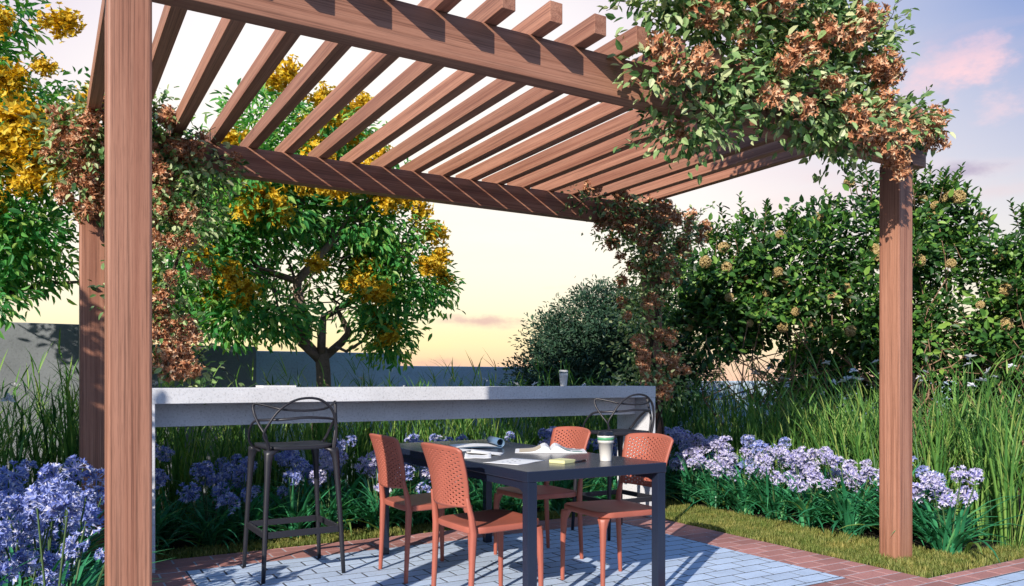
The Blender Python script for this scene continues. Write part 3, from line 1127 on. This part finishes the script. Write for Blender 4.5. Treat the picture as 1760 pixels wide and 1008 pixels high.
T1 = (2.28, 7.55, 0)
b1 = [(2.1, 7.5, 3.35, .75, .7, .55), (1.55, 7.3, 2.85, .65, .65, .5), (2.75, 7.5, 2.75, .7, .65, .5), (1.2, 7.4, 2.2, .55, .6, .45),
      (1.95, 7.85, 2.3, .6, .4, .35), (3.2, 7.5, 2.25, .55, .5, .34), (2.85, 7.35, 1.95, .42, .4, .26), (1.6, 7.1, 1.75, .5, .4, .26),
      (2.5, 7.8, 3.6, .4, .4, .35), (2.95, 7.35, 1.62, .28, .25, .22), (1.05, 7.7, 2.9, .5, .5, .5)]
l1 = [(1.5, 7.3, 2.8, .05), (2.2, 7.6, 3.5, .055), (3.0, 7.5, 2.5, .045), (1.2, 7.4, 2.1, .04), (2.7, 7.7, 3.0, .045), (2.9, 7.3, 1.75, .022)]
bl1 = [(1.98, 6.95, 2.98, 1.1), (2.22, 6.92, 2.90, 1.2), (2.42, 6.92, 2.98, 1.1), (1.60, 6.85, 2.75, 1.2), (1.45, 6.82, 2.60, 1.0), (1.72, 6.84, 2.62, .9), (2.75, 6.95, 2.86, .9), (2.95, 7.0, 2.95, 1.0),
       (3.08, 6.98, 2.82, 1.0), (3.28, 7.1, 2.62, .9), (3.34, 7.05, 2.40, .9), (3.20, 7.0, 2.30, 1.1), (3.42, 7.15, 2.22, .8), (1.30, 6.8, 2.05, 1.0), (1.42, 6.8, 1.90, .9), (1.1, 6.85, 2.2, .8),
       (1.85, 6.95, 3.85, 1.0), (1.72, 6.9, 3.75, .9), (2.15, 7.0, 3.72, 1.0), (2.3, 7.05, 3.58, 1.1), (2.6, 7.2, 3.80, .9), (2.5, 7.1, 3.45, 1.0), (2.02, 6.95, 3.4, .9), (2.7, 7.0, 3.25, .9), (2.52, 6.85, 3.10, 1.1),
       (2.12, 6.9, 3.15, 1.1), (1.35, 6.9, 3.2, .9), (2.05, 6.8, 2.2, .7)]
make_tree('leafy tree with golden blossom clusters behind the counter, its forked trunk visible', T1, 1.5, b1, l1, 340, 66, bl1 + on_blobs(b1, 16, Vector((-.5, -.9, .2)), 1.0))
T2 = (-0.75, 7.6, 0)
b2 = [(-.85, 7.6, 4.1, .75, .7, .6), (-.45, 7.4, 3.4, .72, .7, .6), (-.7, 7.3, 2.7, .85, .7, .55), (-.25, 7.3, 2.35, .6, .55, .42), (-1.3, 7.5, 3.2, .8, .8, .8),
      (-.75, 7.1, 1.95, .62, .55, .4), (-.05, 7.35, 3.0, .42, .4, .4), (-.95, 7.0, 1.65, .35, .35, .3)]
l2 = [(-.9, 7.6, 4.0, .055), (-.3, 7.4, 3.2, .05), (-1.3, 7.5, 3.0, .05), (-.2, 7.3, 2.4, .03)]
bl2 = [(-.28, 6.75, 3.83, 1.0), (-.62, 6.75, 3.35, 1.2), (-.55, 6.7, 3.05, 1.4), (-.40, 6.68, 2.85, 1.3), (-.50, 6.66, 2.62, 1.2), (-.30, 6.72, 2.7, .9), (-.72, 6.7, 2.8, 1.2), (-.1, 6.85, 3.3, .8),
       (-.66, 6.7, 3.75, .9), (-.38, 6.8, 3.5, .8), (-.75, 6.75, 2.45, 1.0), (-.2, 6.8, 3.05, .7), (-.85, 6.8, 3.1, 1.1), (-.1, 6.85, 2.45, .6), (-.75, 6.7, 4.1, 1.0)]
make_tree('leafy tree with golden blossom clusters at the left edge beyond the back-left post', T2, 1.5, b2, l2, 300, 66, on_blobs(b2, 8, Vector((.2, -.9, .2)), 1.0) + [(x + .38, y, z, s_) for x, y, z, s_ in bl2])


# ------------------------------------------------------------------ shrubs on the right
def make_shrub(label, base, blobs, clumps, per, leaf, ratio, mat, stems, heads, name='tall_shrub', group='tall shrubs in the right-hand bed', stem_r=.017, sig=.105, cat='shrub', shoots=0):
    t = thing(name, label, cat, base, 0, group)
    bx, by, bz = base
    loc = [(x - bx, y - by, z, rx, ry, rz_) for x, y, z, rx, ry, rz_ in blobs]
    for k in range(stems):
        m = MB()
        a_ = random.choice(loc[:4])
        top = Vector((a_[0] + random.gauss(0, .25), a_[1] + random.gauss(-.2, .25), a_[2] * random.uniform(.75, 1.0)))
        pts = limb(m, (random.gauss(0, .34), random.gauss(-.15, .2), -.05), top, stem_r * random.uniform(.7, 1.1), .004, .22, 7, 6)
        for q in range(3):
            p = pts[random.randrange(2, 6)]
            limb(m, p, p + Vector((random.gauss(0, .35), random.gauss(-.1, .3), random.uniform(.05, .45))), .007, .003, .2, 4, 5)
        m.build('stem', 'twig', t, True)
    parts = [foliage(loc, clumps, per, sig, leaf, ratio, .35, .0)]
    for k in range(shoots):                      # upright leafy shoots breaking the outline
        b_ = random.choice(loc[:5])
        d = Vector((random.gauss(-.2, .7), random.gauss(-.3, .7), random.uniform(.5, 1.1))).normalized()
        p = Vector(b_[:3]) + Vector((d.x * b_[3], d.y * b_[4], d.z * b_[5])) * .95
        ax = (d + Vector((0, 0, .9))).normalized()
        q = p + ax * random.uniform(.16, .34)
        MB().tube([p - ax * .15, p, q], [.006, .004, .002], 4).build('shoot', 'twig', t, True)
        m_ = 16
        tt = np.linspace(0, 1, m_)
        pp = np.array(p)[None] * (1 - tt)[:, None] + np.array(q)[None] * tt[:, None]
        an = np.arange(m_) * 2.4
        dd = np.stack([np.cos(an), np.sin(an), .35 + .8 * tt], 1)
        parts.append(leaves(pp, dd, np.stack([-np.cos(an) * .5, -np.sin(an) * .5, np.ones(m_)], 1), leaf * (1.05 - .35 * tt), leaf * ratio * (1.05 - .35 * tt)))
    v, f = join(parts)
    link_mesh('foliage', v, f, mat, t)
    for k, (x, y, z, s) in enumerate(heads):
        c = link_obj('flower_head', pom[k % 2], t)
        c.location = (x - bx, y - by, z)
        c.scale = (s, s, s)
        c.rotation_euler = (random.random() * 6, random.random() * 6, 0)
    return t


TW = Vector((-.62, -.75, .1))
sA = [(6.6, 6.7, 2.1, .55, .55, .75), (7.0, 6.4, 2.35, .6, .6, .7), (7.4, 6.1, 2.5, .65, .6, .72), (6.9, 6.6, 1.95, .65, .5, .4), (7.5, 6.1, 1.95, .6, .5, .4), (6.35, 6.95, 2.3, .32, .3, .6), (8.3, 6.7, 1.0, .5, .4, .75)]
make_shrub('glossy dark shrub with pale round flower heads between the back-right and front-right posts', (7.0, 6.3, 0), sA, 235, 42, .092, .62, 'shrub_leaf', 20, on_blobs(sA[:5], 22, TW, 1.0), shoots=46)
sB = [(8.0, 5.6, 2.8, .7, .6, .68), (8.45, 5.35, 2.75, .65, .6, .6), (8.1, 5.5, 2.0, .8, .7, .7), (8.75, 5.25, 3.0, .4, .35, .35), (8.4, 5.6, 1.6, .8, .6, .4), (9.0, 6.1, 0.9, .7, .4, .75), (9.6, 5.6, 0.9, .6, .4, .75), (8.95, 5.1, 2.75, .3, .3, .3)]
make_shrub('tallest dark shrub with pale round flower heads directly behind the front-right post', (8.2, 5.5, 0), sB, 250, 42, .092, .62, 'shrub_leaf', 20, on_blobs(sB[:4], 18, TW, 1.0), shoots=46)
sC = [(8.8, 4.7, 2.25, .6, .6, .55), (9.3, 4.4, 2.35, .7, .6, .58), (9.0, 4.5, 1.7, .75, .6, .5), (9.8, 4.1, 2.2, .7, .6, .65), (9.5, 4.6, 1.55, .8, .6, .35), (10.2, 5.1, 0.9, .7, .4, .75), (10.9, 4.6, 0.9, .7, .4, .75)]
make_shrub('dark shrub with pale round flower heads at the right edge, bare brown stems below', (9.2, 4.5, 0), sC, 240, 42, .092, .62, 'shrub_leaf', 24, on_blobs(sC[:3], 16, TW, 1.0), stem_r=.02, shoots=40)
sD = [(5.5, 8.05, 1.6, .5, .5, .45), (5.95, 7.95, 1.9, .65, .5, .55), (6.5, 7.8, 1.8, .6, .5, .55), (5.35, 8.1, 1.2, .5, .45, .5), (6.0, 7.9, 1.2, .8, .5, .6), (6.8, 7.7, 1.3, .6, .5, .6)]
make_shrub('rounded blue-green bush behind the right end of the counter', (5.9, 7.95, 0), sD, 900, 60, .06, .38, 'bush_leaf', 8, [], 'rounded_bush', None, sig=.10, cat='bush')
sF = [(8.7, 6.95, .95, .6, .4, 1.0), (9.5, 6.3, .95, .6, .4, 1.0), (10.4, 5.6, .95, .6, .4, 1.0), (11.3, 4.8, .95, .6, .4, 1.0), (12.2, 4.0, .95, .6, .4, 1.0)]
make_shrub('dense dark hedge behind the bare stems of the flowering shrubs', (9.9, 6.0, 0), sF, 480, 46, .10, .55, 'shrub_leaf', 4, [], 'hedge', None, cat='hedge')
sE = [(-2.3, 4.25, 2.25, .7, .65, .75), (-2.2, 4.3, 1.4, .75, .65, .7), (-1.9, 4.8, 1.6, .5, .5, .7), (-2.2, 4.1, .9, .7, .6, .7)]
make_shrub('leafy shrub beyond the left edge shading the back-left post', (-2.3, 4.5, 0), sE, 380, 38, .11, .55, 'shrub_leaf', 6, [], group=None)


# ------------------------------------------------------------------ climbing vines on the pergola
def make_vine(label, base, blobs, clumps, per, leaf, blooms, stem_paths, sprays=0, sig=.085):
    t = thing('climbing_vine', label, 'vine', base, 0, 'flowering vines on the pergola')
    B = Vector(base)
    loc = [(x - B.x, y - B.y, z - B.z, rx, ry, rz_) for x, y, z, rx, ry, rz_ in blobs]
    parts = [foliage(loc, clumps, per, sig, leaf, .6, .15, .25)]
    m = MB()
    for sp in stem_paths:
        P = smooth_path([Vector(p) - B for p in sp], 5)
        m.tube(P, [.016 - .010 * i / len(P) for i in range(len(P))], 6)
    for k in range(sprays):                       # loose shoots that leave the mass
        b_ = random.choice(loc)
        u = Vector((random.gauss(.15, 1), random.gauss(-.2, 1), random.gauss(.1, .8))).normalized()
        p = Vector(b_[:3]) + Vector((u.x * b_[3], u.y * b_[4], u.z * b_[5])) * .8
        q = p + u * random.uniform(.15, .34) + Vector((0, 0, random.uniform(-.16, .08)))
        sp = limb(m, p, q, .0035, .0015, .25, 4, 4)
        pp = np.array([list(sp[i // 2]) for i in range(2, 10)]) + rng.normal(size=(8, 3)) * .012
        ln = leaf * rng.uniform(.6, 1.0, 8)
        parts.append(leaves(pp, rng.normal(size=(8, 3)) + np.array(u) * .7, rng.normal(size=(8, 3)) * .5 + np.array([0, 0, 1.0]), ln, ln * .6))
    m.build('stem', 'vine_stem', t, True)
    v, f = join(parts)
    link_mesh('foliage', v, f, 'vine_leaf', t)
    for k, (x, y, z, s) in enumerate(blooms):
        c = link_obj('blossom_cluster', bronze[k % 3], t)
        c.location = (x - B.x, y - B.y, z - B.z)
        c.scale = (s, s, s)
        c.rotation_euler = (random.random(), random.random(), random.random() * 6)
    return t


vA = [(2.68, 3.12, 3.16, .20, .15, .26), (2.74, 3.10, 2.78, .17, .12, .18), (3.0, 3.2, 3.20, .38, .28, .30), (3.4, 3.2, 3.28, .45, .32, .36), (3.9, 3.2, 3.22, .45, .34, .36), (4.15, 3.25, 3.10, .40, .32, .34), (4.36, 3.25, 3.2, .25, .26, .28),
      (3.2, 3.15, 2.85, .38, .22, .26), (3.7, 3.1, 2.82, .42, .22, .24), (4.2, 3.1, 2.75, .38, .20, .22), (4.65, 3.15, 2.80, .26, .18, .16), (4.94, 3.2, 2.86, .16, .17, .14),
      (3.05, 3.25, 2.60, .25, .22, .16), (3.35, 3.3, 3.55, .4, .3, .25), (3.95, 3.25, 3.50, .35, .28, .22)]
blA = []
for x, y, z, s in ((2.56, 2.97, 3.27, 1.0), (2.62, 2.96, 3.16, 1.0), (2.60, 2.97, 2.80, 1.0), (2.66, 2.97, 2.70, .9), (2.82, 2.95, 3.24, 1.0), (2.93, 2.95, 3.32, 1.0), (2.86, 2.98, 2.78, 1.0), (2.9, 3.0, 2.86, .8), (3.28, 2.92, 3.26, 1.1), (3.38, 2.90, 3.18, 1.1), (3.46, 2.9, 3.30, 1.0), (3.2, 2.92, 3.2, .9),
                   (3.5, 2.9, 2.98, 1.1), (3.42, 2.88, 2.88, 1.0), (3.95, 2.88, 3.14, 1.1), (4.1, 2.92, 3.3, 1.0), (4.28, 2.95, 3.28, 1.1), (4.5, 2.98, 3.12, 1.0), (4.28, 2.92, 3.02, 1.1), (4.4, 2.95, 2.98, 1.0),
                   (4.55, 3.0, 3.05, .9), (3.75, 2.88, 2.82, .9), (3.95, 2.88, 2.72, 1.1), (4.05, 2.9, 2.62, 1.1), (4.2, 2.92, 2.6, 1.2), (4.35, 2.95, 2.60, 1.1), (4.5, 2.98, 2.72, 1.1), (4.42, 2.96, 2.84, 1.1),
                   (4.58, 3.0, 2.58, 1.1), (4.66, 3.02, 2.68, 1.1), (4.70, 3.05, 2.56, 1.0), (4.64, 3.0, 2.48, .9), (4.86, 3.05, 2.76, 1.0), (5.02, 3.05, 2.80, 1.1), (5.12, 3.08, 2.86, 1.1), (5.2, 3.1, 2.92, 1.0), (5.1, 3.05, 2.74, 1.0),
                   (3.6, 2.9, 3.42, 1.0), (3.85, 2.92, 3.48, 1.0), (4.4, 3.0, 3.36, 1.0), (3.1, 2.95, 3.45, 1.0), (3.3, 2.9, 2.68, .9), (3.55, 2.9, 2.66, .9), (3.0, 3.3, 2.55, .8)):
    blA.append((x - (.10 if x > 4.25 else 0), y, z, s))
make_vine('flowering vine with bronze blossom heaped over the front-right corner of the pergola', (4.95, 3.2, 2.6), vA, 560, 20, .057, blA + on_blobs(vA[2:6] + vA[13:], 16, Vector((-.3, -.9, .1)), 1.0),
          [[(4.86, 3.2, 2.7), (4.8, 3.17, 2.85), (4.5, 3.2, 3.0), (3.9, 3.15, 3.0), (3.2, 3.2, 3.05)], [(4.9, 3.16, 2.6), (4.4, 3.12, 2.85), (3.6, 3.12, 2.8), (3.0, 3.15, 2.85)]], 40)

vB = [(5.0, 5.75, 2.62, .34, .3, .26), (4.6, 5.72, 2.72, .35, .26, .18), (4.25, 5.7, 2.80, .25, .2, .13), (5.3, 5.8, 2.6, .28, .28, .2), (4.75, 5.7, 2.40, .28, .22, .18), (4.85, 5.72, 2.15, .30, .24, .28),
      (4.8, 5.72, 1.8, .28, .22, .25), (4.85, 5.72, 1.45, .32, .24, .28), (4.78, 5.75, 1.15, .32, .24, .25), (5.1, 5.8, 2.3, .25, .25, .22), (5.1, 5.75, 1.2, .2, .2, .25), (4.5, 5.74, 2.55, .2, .18, .13)]
blB = on_blobs(vB, 90, Vector((-.5, -.85, 0)), .95)
blB = [(x, y, z, s * .8) for x, y, z, s in blB]
make_vine('flowering vine climbing the back-right post at the right end of the counter', (5.0, 5.76, 0), vB, 240, 17, .052, blB,
          [[(5.02, 5.77, -.02), (4.9, 5.76, .5), (5.05, 5.76, 1.0), (4.89, 5.74, 1.5), (5.02, 5.76, 2.0), (4.95, 5.75, 2.5), (4.6, 5.74, 2.75)], [(4.95, 5.77, -.02), (5.06, 5.76, .7), (4.88, 5.75, 1.3), (5.1, 5.77, 2.1), (5.2, 5.75, 2.6)]], 30)

vC = [(.30, 5.7, 2.72, .30, .26, .26), (.65, 5.72, 2.74, .30, .24, .22), (.92, 5.7, 2.62, .24, .2, .18), (.6, 5.68, 2.45, .32, .22, .25), (.20, 5.75, 2.66, .20, .2, .28), (.78, 5.7, 2.3, .24, .2, .22),
      (.7, 5.7, 2.05, .26, .2, .25), (.6, 5.72, 1.75, .22, .2, .25), (.72, 5.74, 1.45, .18, .18, .22), (.24, 5.74, 2.42, .15, .16, .18), (.55, 5.75, 2.95, .22, .22, .15), (.8, 5.72, 1.25, .14, .14, .12)]
blC = [(x, y, z, s * .8) for x, y, z, s in on_blobs(vC, 95, Vector((-.3, -.9, 0)), .95)]
make_vine('flowering vine hanging from the back-left corner of the pergola', (.3, 5.76, 0), vC, 250, 17, .052, blC,
          [[(.38, 5.9, -.02), (.37, 5.86, .6), (.38, 5.86, 1.2), (.37, 5.84, 1.8), (.36, 5.76, 2.3), (.7, 5.74, 2.75), (1.1, 5.74, 2.7)], [(.9, 5.72, 2.6), (.8, 5.7, 2.1), (.65, 5.72, 1.6), (.75, 5.74, 1.2)]], 34)


# ------------------------------------------------------------------ agapanthus
def umbel_mesh(mat, n=30, r=.07):
    u = unit(rng.normal(size=(n, 3)) + np.array([0, 0, .35]))
    P, Dd, Nn = [], [], []
    for k in range(n):
        a0 = Vector(u[k])
        c = np.array(a0) * r * random.uniform(.78, 1.1)
        e1 = a0.orthogonal().normalized()
        e2 = a0.cross(e1)
        ph = random.random() * 6
        for q in range(6):
            an = ph + math.pi * q / 3
            rad = e1 * math.cos(an) + e2 * math.sin(an)
            P.append(c - np.array(a0) * .012)
            Dd.append(rad * .85 + a0 * .75)
            Nn.append(a0 - rad * .8)
    cs = P[::6]
    P, Dd, Nn = map(np.array, (P, Dd, Nn))
    ln = .031 * rng.uniform(.8, 1.2, len(P))
    cs = np.array(cs)
    v, f = join([leaves(P, Dd, Nn, ln, ln * .46), leaves(np.zeros((n, 3)), cs, u[:, ::-1] + .01, np.linalg.norm(cs, axis=1) + .004, np.full(n, .005))])
    me = bpy.data.meshes.new('flower_head')
    me.from_pydata(v.tolist(), [], f.tolist())
    me.materials.append(M[mat])
    return me


def strap_mesh(seed):
    n = 70
    base = np.zeros((n, 3))
    base[:, :2] = rng.normal(size=(n, 2)) * .045
    az = rng.uniform(0, 2 * math.pi, n)
    v, f = blades(n, base, az, rng.uniform(.30, .66, n), rng.uniform(.1, .95, n), rng.uniform(.7, 1.8, n), rng.uniform(.020, .036, n))
    v[:, 2] = np.maximum(v[:, 2], 0.006)
    me = bpy.data.meshes.new('leaf_clump')
    me.from_pydata(v.tolist(), [], f.tolist())
    me.materials.append(M['strap_leaf'])
    me.polygons.foreach_set('use_smooth', [True] * len(me.polygons))
    return me


umb = {m: [umbel_mesh(m) for _ in range(4)] for m in ('blue_petal', 'lilac_petal')}
strap = [strap_mesh(i) for i in range(4)]
stk = bpy.data.meshes.new('flower_stalk')
_m = MB().tube([(0, 0, 0), (.01, .004, .5), (0, 0, 1)], [.0055, .0048, .004], 5)
stk.from_pydata(_m.v, [], _m.f)
stk.materials.append(M['flower_stalk'])


def agapanthus(x, y, label, group, mat, heads, h0=.45, h1=.64, s=1.0, spread=.12):
    t = thing('agapanthus', label, 'plant', (x, y, -.012), random.random() * 6.28, group)
    lc = link_obj('leaf_clump', random.choice(strap), t)
    lc.scale = (s, s, s * random.uniform(.85, 1.1))
    for k in range(heads):
        h = random.uniform(h0 - .08, h1 + .03)
        dx, dy = (max(-1.7, min(1.7, random.gauss(0, 1))) * spread for _ in range(2))
        sc = random.choice((.5, .7, .8, .85, .95, 1.0, 1.1))
        u = link_obj('flower_head', random.choice(umb[mat]), t)
        u.location = (dx, dy, h)
        u.scale = (sc, sc, sc * .9)
        u.rotation_euler = (random.gauss(0, .35), random.gauss(0, .35), random.random() * 6)
        q = link_obj('stalk', stk, u)
        # stalk runs from the plant base to the head, written in the head's frame
        Mx = Matrix.LocRotScale(u.location, u.rotation_euler, u.scale)
        d = Vector((dx, dy, h)) - Vector((dx * .25, dy * .25, 0))
        rot = d.to_track_quat('Z', 'X').to_matrix().to_4x4()
        W = Matrix.Translation((dx * .25, dy * .25, 0)) @ rot @ Matrix.Diagonal((1, 1, d.length, 1))
        q.matrix_local = Mx.inverted() @ W
    return t


# back bed, two rows behind the counter
for i in range(14):
    x = .62 + i * .335
    agapanthus(x + random.gauss(0, .04), 6.02 + random.gauss(0, .04), f'agapanthus clump behind the counter, front row, {ORD[i]} from the left', 'agapanthus in the back bed', 'blue_petal' if i < 3 or i % 3 == 0 else 'lilac_petal', random.choice((4, 5, 6)), .40, .60)
for i in range(14):
    x = .45 + i * .35
    agapanthus(x + random.gauss(0, .04), 6.36 + random.gauss(0, .05), f'agapanthus clump behind the counter, rear row, {ORD[i]} from the left', 'agapanthus in the back bed', 'blue_petal', random.choice((4, 5, 5, 6)), .46, .66)
# right bed, rows running away along the brick edge
for i in range(12):
    y = 3.62 + i * .36
    agapanthus(5.40 + random.gauss(0, .03), y, f'agapanthus clump in the right bed, front row, {ORD[i]} counting back from the front-right post', 'agapanthus in the right bed', 'lilac_petal', random.choice((6, 7, 8)), .40, .56, 1.05)
for i in range(12):
    y = 3.75 + i * .37
    agapanthus(5.72 + random.gauss(0, .03), y, f'agapanthus clump in the right bed, rear row, {ORD[i]} counting back from the front-right post', 'agapanthus in the right bed', 'lilac_petal' if i % 4 else 'blue_petal', random.choice((8, 9, 10)), .46, .62, 1.0, .15)
agapanthus(5.38, 3.20, 'single agapanthus clump standing right of the front-right post at the lawn corner', 'agapanthus in the right bed', 'lilac_petal', 6, .44, .54, 1.05, .09)
# left foreground bed
lf = [(.02, 3.55), (-.12, 3.95), (.02, 4.08), (-.35, 4.3), (-.0, 4.45), (-.1, 4.75), (.05, 4.9), (-.42, 4.85), (-.2, 5.2), (.08, 5.3), (-.5, 5.4), (-.1, 5.65), (-.38, 3.75), (-.62, 4.55)]
lf.sort(key=lambda p: p[1])
for i, (x, y) in enumerate(lf):
    agapanthus(x, y, f'blue agapanthus clump left of the front-left post, {ORD[i]} counting back from the camera', 'agapanthus in the left bed', 'blue_petal', random.choice((7, 8, 9)), .40, .68, 1.05, .14)


# ------------------------------------------------------------------ tall reedy plants
def reed_mesh(n, h0, h1, leaflets):
    base = np.zeros((n, 3))
    base[:, :2] = rng.normal(size=(n, 2)) * .07
    az = rng.uniform(0, 2 * math.pi, n)
    L_ = rng.uniform(h0, h1, n)
    p0 = np.abs(rng.normal(0, .17, n))
    p1 = rng.uniform(.1, .8, n)
    parts = [blades(n, base, az, L_, p0, p1, rng.uniform(.014, .025, n), 6, .2)]
    if leaflets:
        # short side leaves along the stems
        V = parts[0][0].reshape(n, 7, 3, 3)[:, :, 1, :]
        idx = rng.integers(0, n, leaflets)
        sgm = rng.integers(2, 7, leaflets)
        pb = V[idx, sgm] * 1.0
        a2 = az[idx] + rng.normal(0, 1.2, leaflets)
        parts.append(blades(leaflets, pb, a2, rng.uniform(.12, .28, leaflets), rng.uniform(.3, 1.0, leaflets), rng.uniform(.1, .8, leaflets), rng.uniform(.008, .015, leaflets), 3, .2))
    v, f = join(parts)
    me = bpy.data.meshes.new('leaf_blades')
    me.from_pydata(v.tolist(), [], f.tolist())
    me.materials.append(M['reed_leaf'])
    return me


reeds = [reed_mesh(40, .80, 1.22, 170) for _ in range(4)]


def iris_mesh():
    P = np.zeros((6, 3))
    an = np.arange(6) * math.pi / 3
    Dd = np.stack([np.cos(an), np.sin(an), np.where(np.arange(6) % 2, .7, .1)], 1)
    Nn = np.stack([-np.cos(an) * .4, -np.sin(an) * .4, np.ones(6)], 1)
    ln = np.where(np.arange(6) % 2, .035, .05)
    v, f = leaves(P, Dd, Nn, ln, ln * .75)
    me = bpy.data.meshes.new('iris_flower')
    me.from_pydata(v.tolist(), [], f.tolist())
    me.materials.append(M['white_petal'])
    return me


iris = iris_mesh()


def reed(x, y, label, group, flowers, s=1.0):
    t = thing('reed_plant', label, 'plant', (x, y, -.012), random.random() * 6.28, group)
    lc = link_obj('leaf_blades', random.choice(reeds), t)
    lc.scale = (s, s, s * random.uniform(.92, 1.08))
    for k in range(flowers):
        f_ = link_obj('flower', iris, t)
        f_.location = (random.gauss(0, .16), random.gauss(0, .16), random.uniform(1.05, 1.24) * s)
        f_.rotation_euler = (random.gauss(0, .5), random.gauss(0, .5), random.random() * 6)
        sc = random.uniform(.8, 1.2)
        f_.scale = (sc, sc, sc)
        q = link_obj('stalk', stk, f_)
        Mx = Matrix.LocRotScale(f_.location, f_.rotation_euler, f_.scale)
        d = Vector(f_.location) * 1.0
        W = d.to_track_quat('Z', 'X').to_matrix().to_4x4() @ Matrix.Diagonal((.55, .55, d.length, 1))
        q.matrix_local = Mx.inverted() @ W
    return t


for i in range(17):
    reed(.2 + i * .33 + random.gauss(0, .05), 6.82 + random.gauss(0, .06), f'tall reedy plant behind the counter, front row, {ORD[i]} from the left', 'reedy plants in the back bed', random.choice((0, 0, 1, 1, 2)), random.uniform(.92, 1.02))
for i in range(15):
    reed(.35 + i * .38 + random.gauss(0, .06), 7.25 + random.gauss(0, .06), f'tall reedy plant behind the counter, rear row, {ORD[i]} from the left', 'reedy plants in the back bed', random.choice((0, 1, 2)), random.uniform(.95, 1.08))
for i in range(13):
    reed(6.12 + random.gauss(0, .04), 3.35 + i * .36, f'tall reedy plant in the right bed, front row, {ORD[i]} counting back from the lawn corner', 'reedy plants in the right bed', random.choice((0, 0, 1)), random.uniform(.92, 1.04))
for i in range(13):
    reed(6.6 + random.gauss(0, .05), 3.1 + i * .37, f'tall reedy plant in the right bed, rear row, {ORD[i]} counting back from the lawn corner', 'reedy plants in the right bed', random.choice((2, 3, 4)), random.uniform(1.0, 1.14))
for i in range(6):
    reed(5.95 + i * .38, 3.05 + random.gauss(0, .04) - .0 * i, f'tall reedy plant along the right lawn edge, {ORD[i]} from the front-right post', 'reedy plants at the right lawn edge', random.choice((0, 1)), random.uniform(.9, 1.02))
for i in range(9):
    reed(-1.3 + i * .19, 6.55 + random.gauss(0, .15), f'tall reedy plant in the left bed below the left tree, {ORD[i]} from the left', 'reedy plants in the left bed', random.choice((0, 1, 1)), random.uniform(.95, 1.1))

# ------------------------------------------------------------------ turf between paving and beds
def turf(n, rects):
    area = np.array([(r[1] - r[0]) * (r[3] - r[2]) for r in rects])
    idx = rng.choice(len(rects), n, p=area / area.sum())
    Rr = np.array(rects)[idx]
    base = np.stack([Rr[:, 0] + rng.random(n) * (Rr[:, 1] - Rr[:, 0]), Rr[:, 2] + rng.random(n) * (Rr[:, 3] - Rr[:, 2]), np.full(n, -.014)], 1)
    return blades(n, base, rng.uniform(0, 6.283, n), rng.uniform(.022, .055, n), rng.uniform(0, .7, n), rng.uniform(.2, 1.3, n), rng.uniform(.004, .007, n), 2, .1)


v, f = turf(62000, [(PX1 + .005, 5.30, 2.84, 7.4), (5.3, 7.6, 2.84, 3.12), (PX0, PX1 + .005, PY1 + .005, 5.98), (.12, PX0 - .004, 3.0, 5.98)])
tf = link_mesh('turf', v, f, 'turf_blade')
tag(tf, 'short yellow-green turf strip between the brick edging and the planting', 'grass', None, 'stuff')
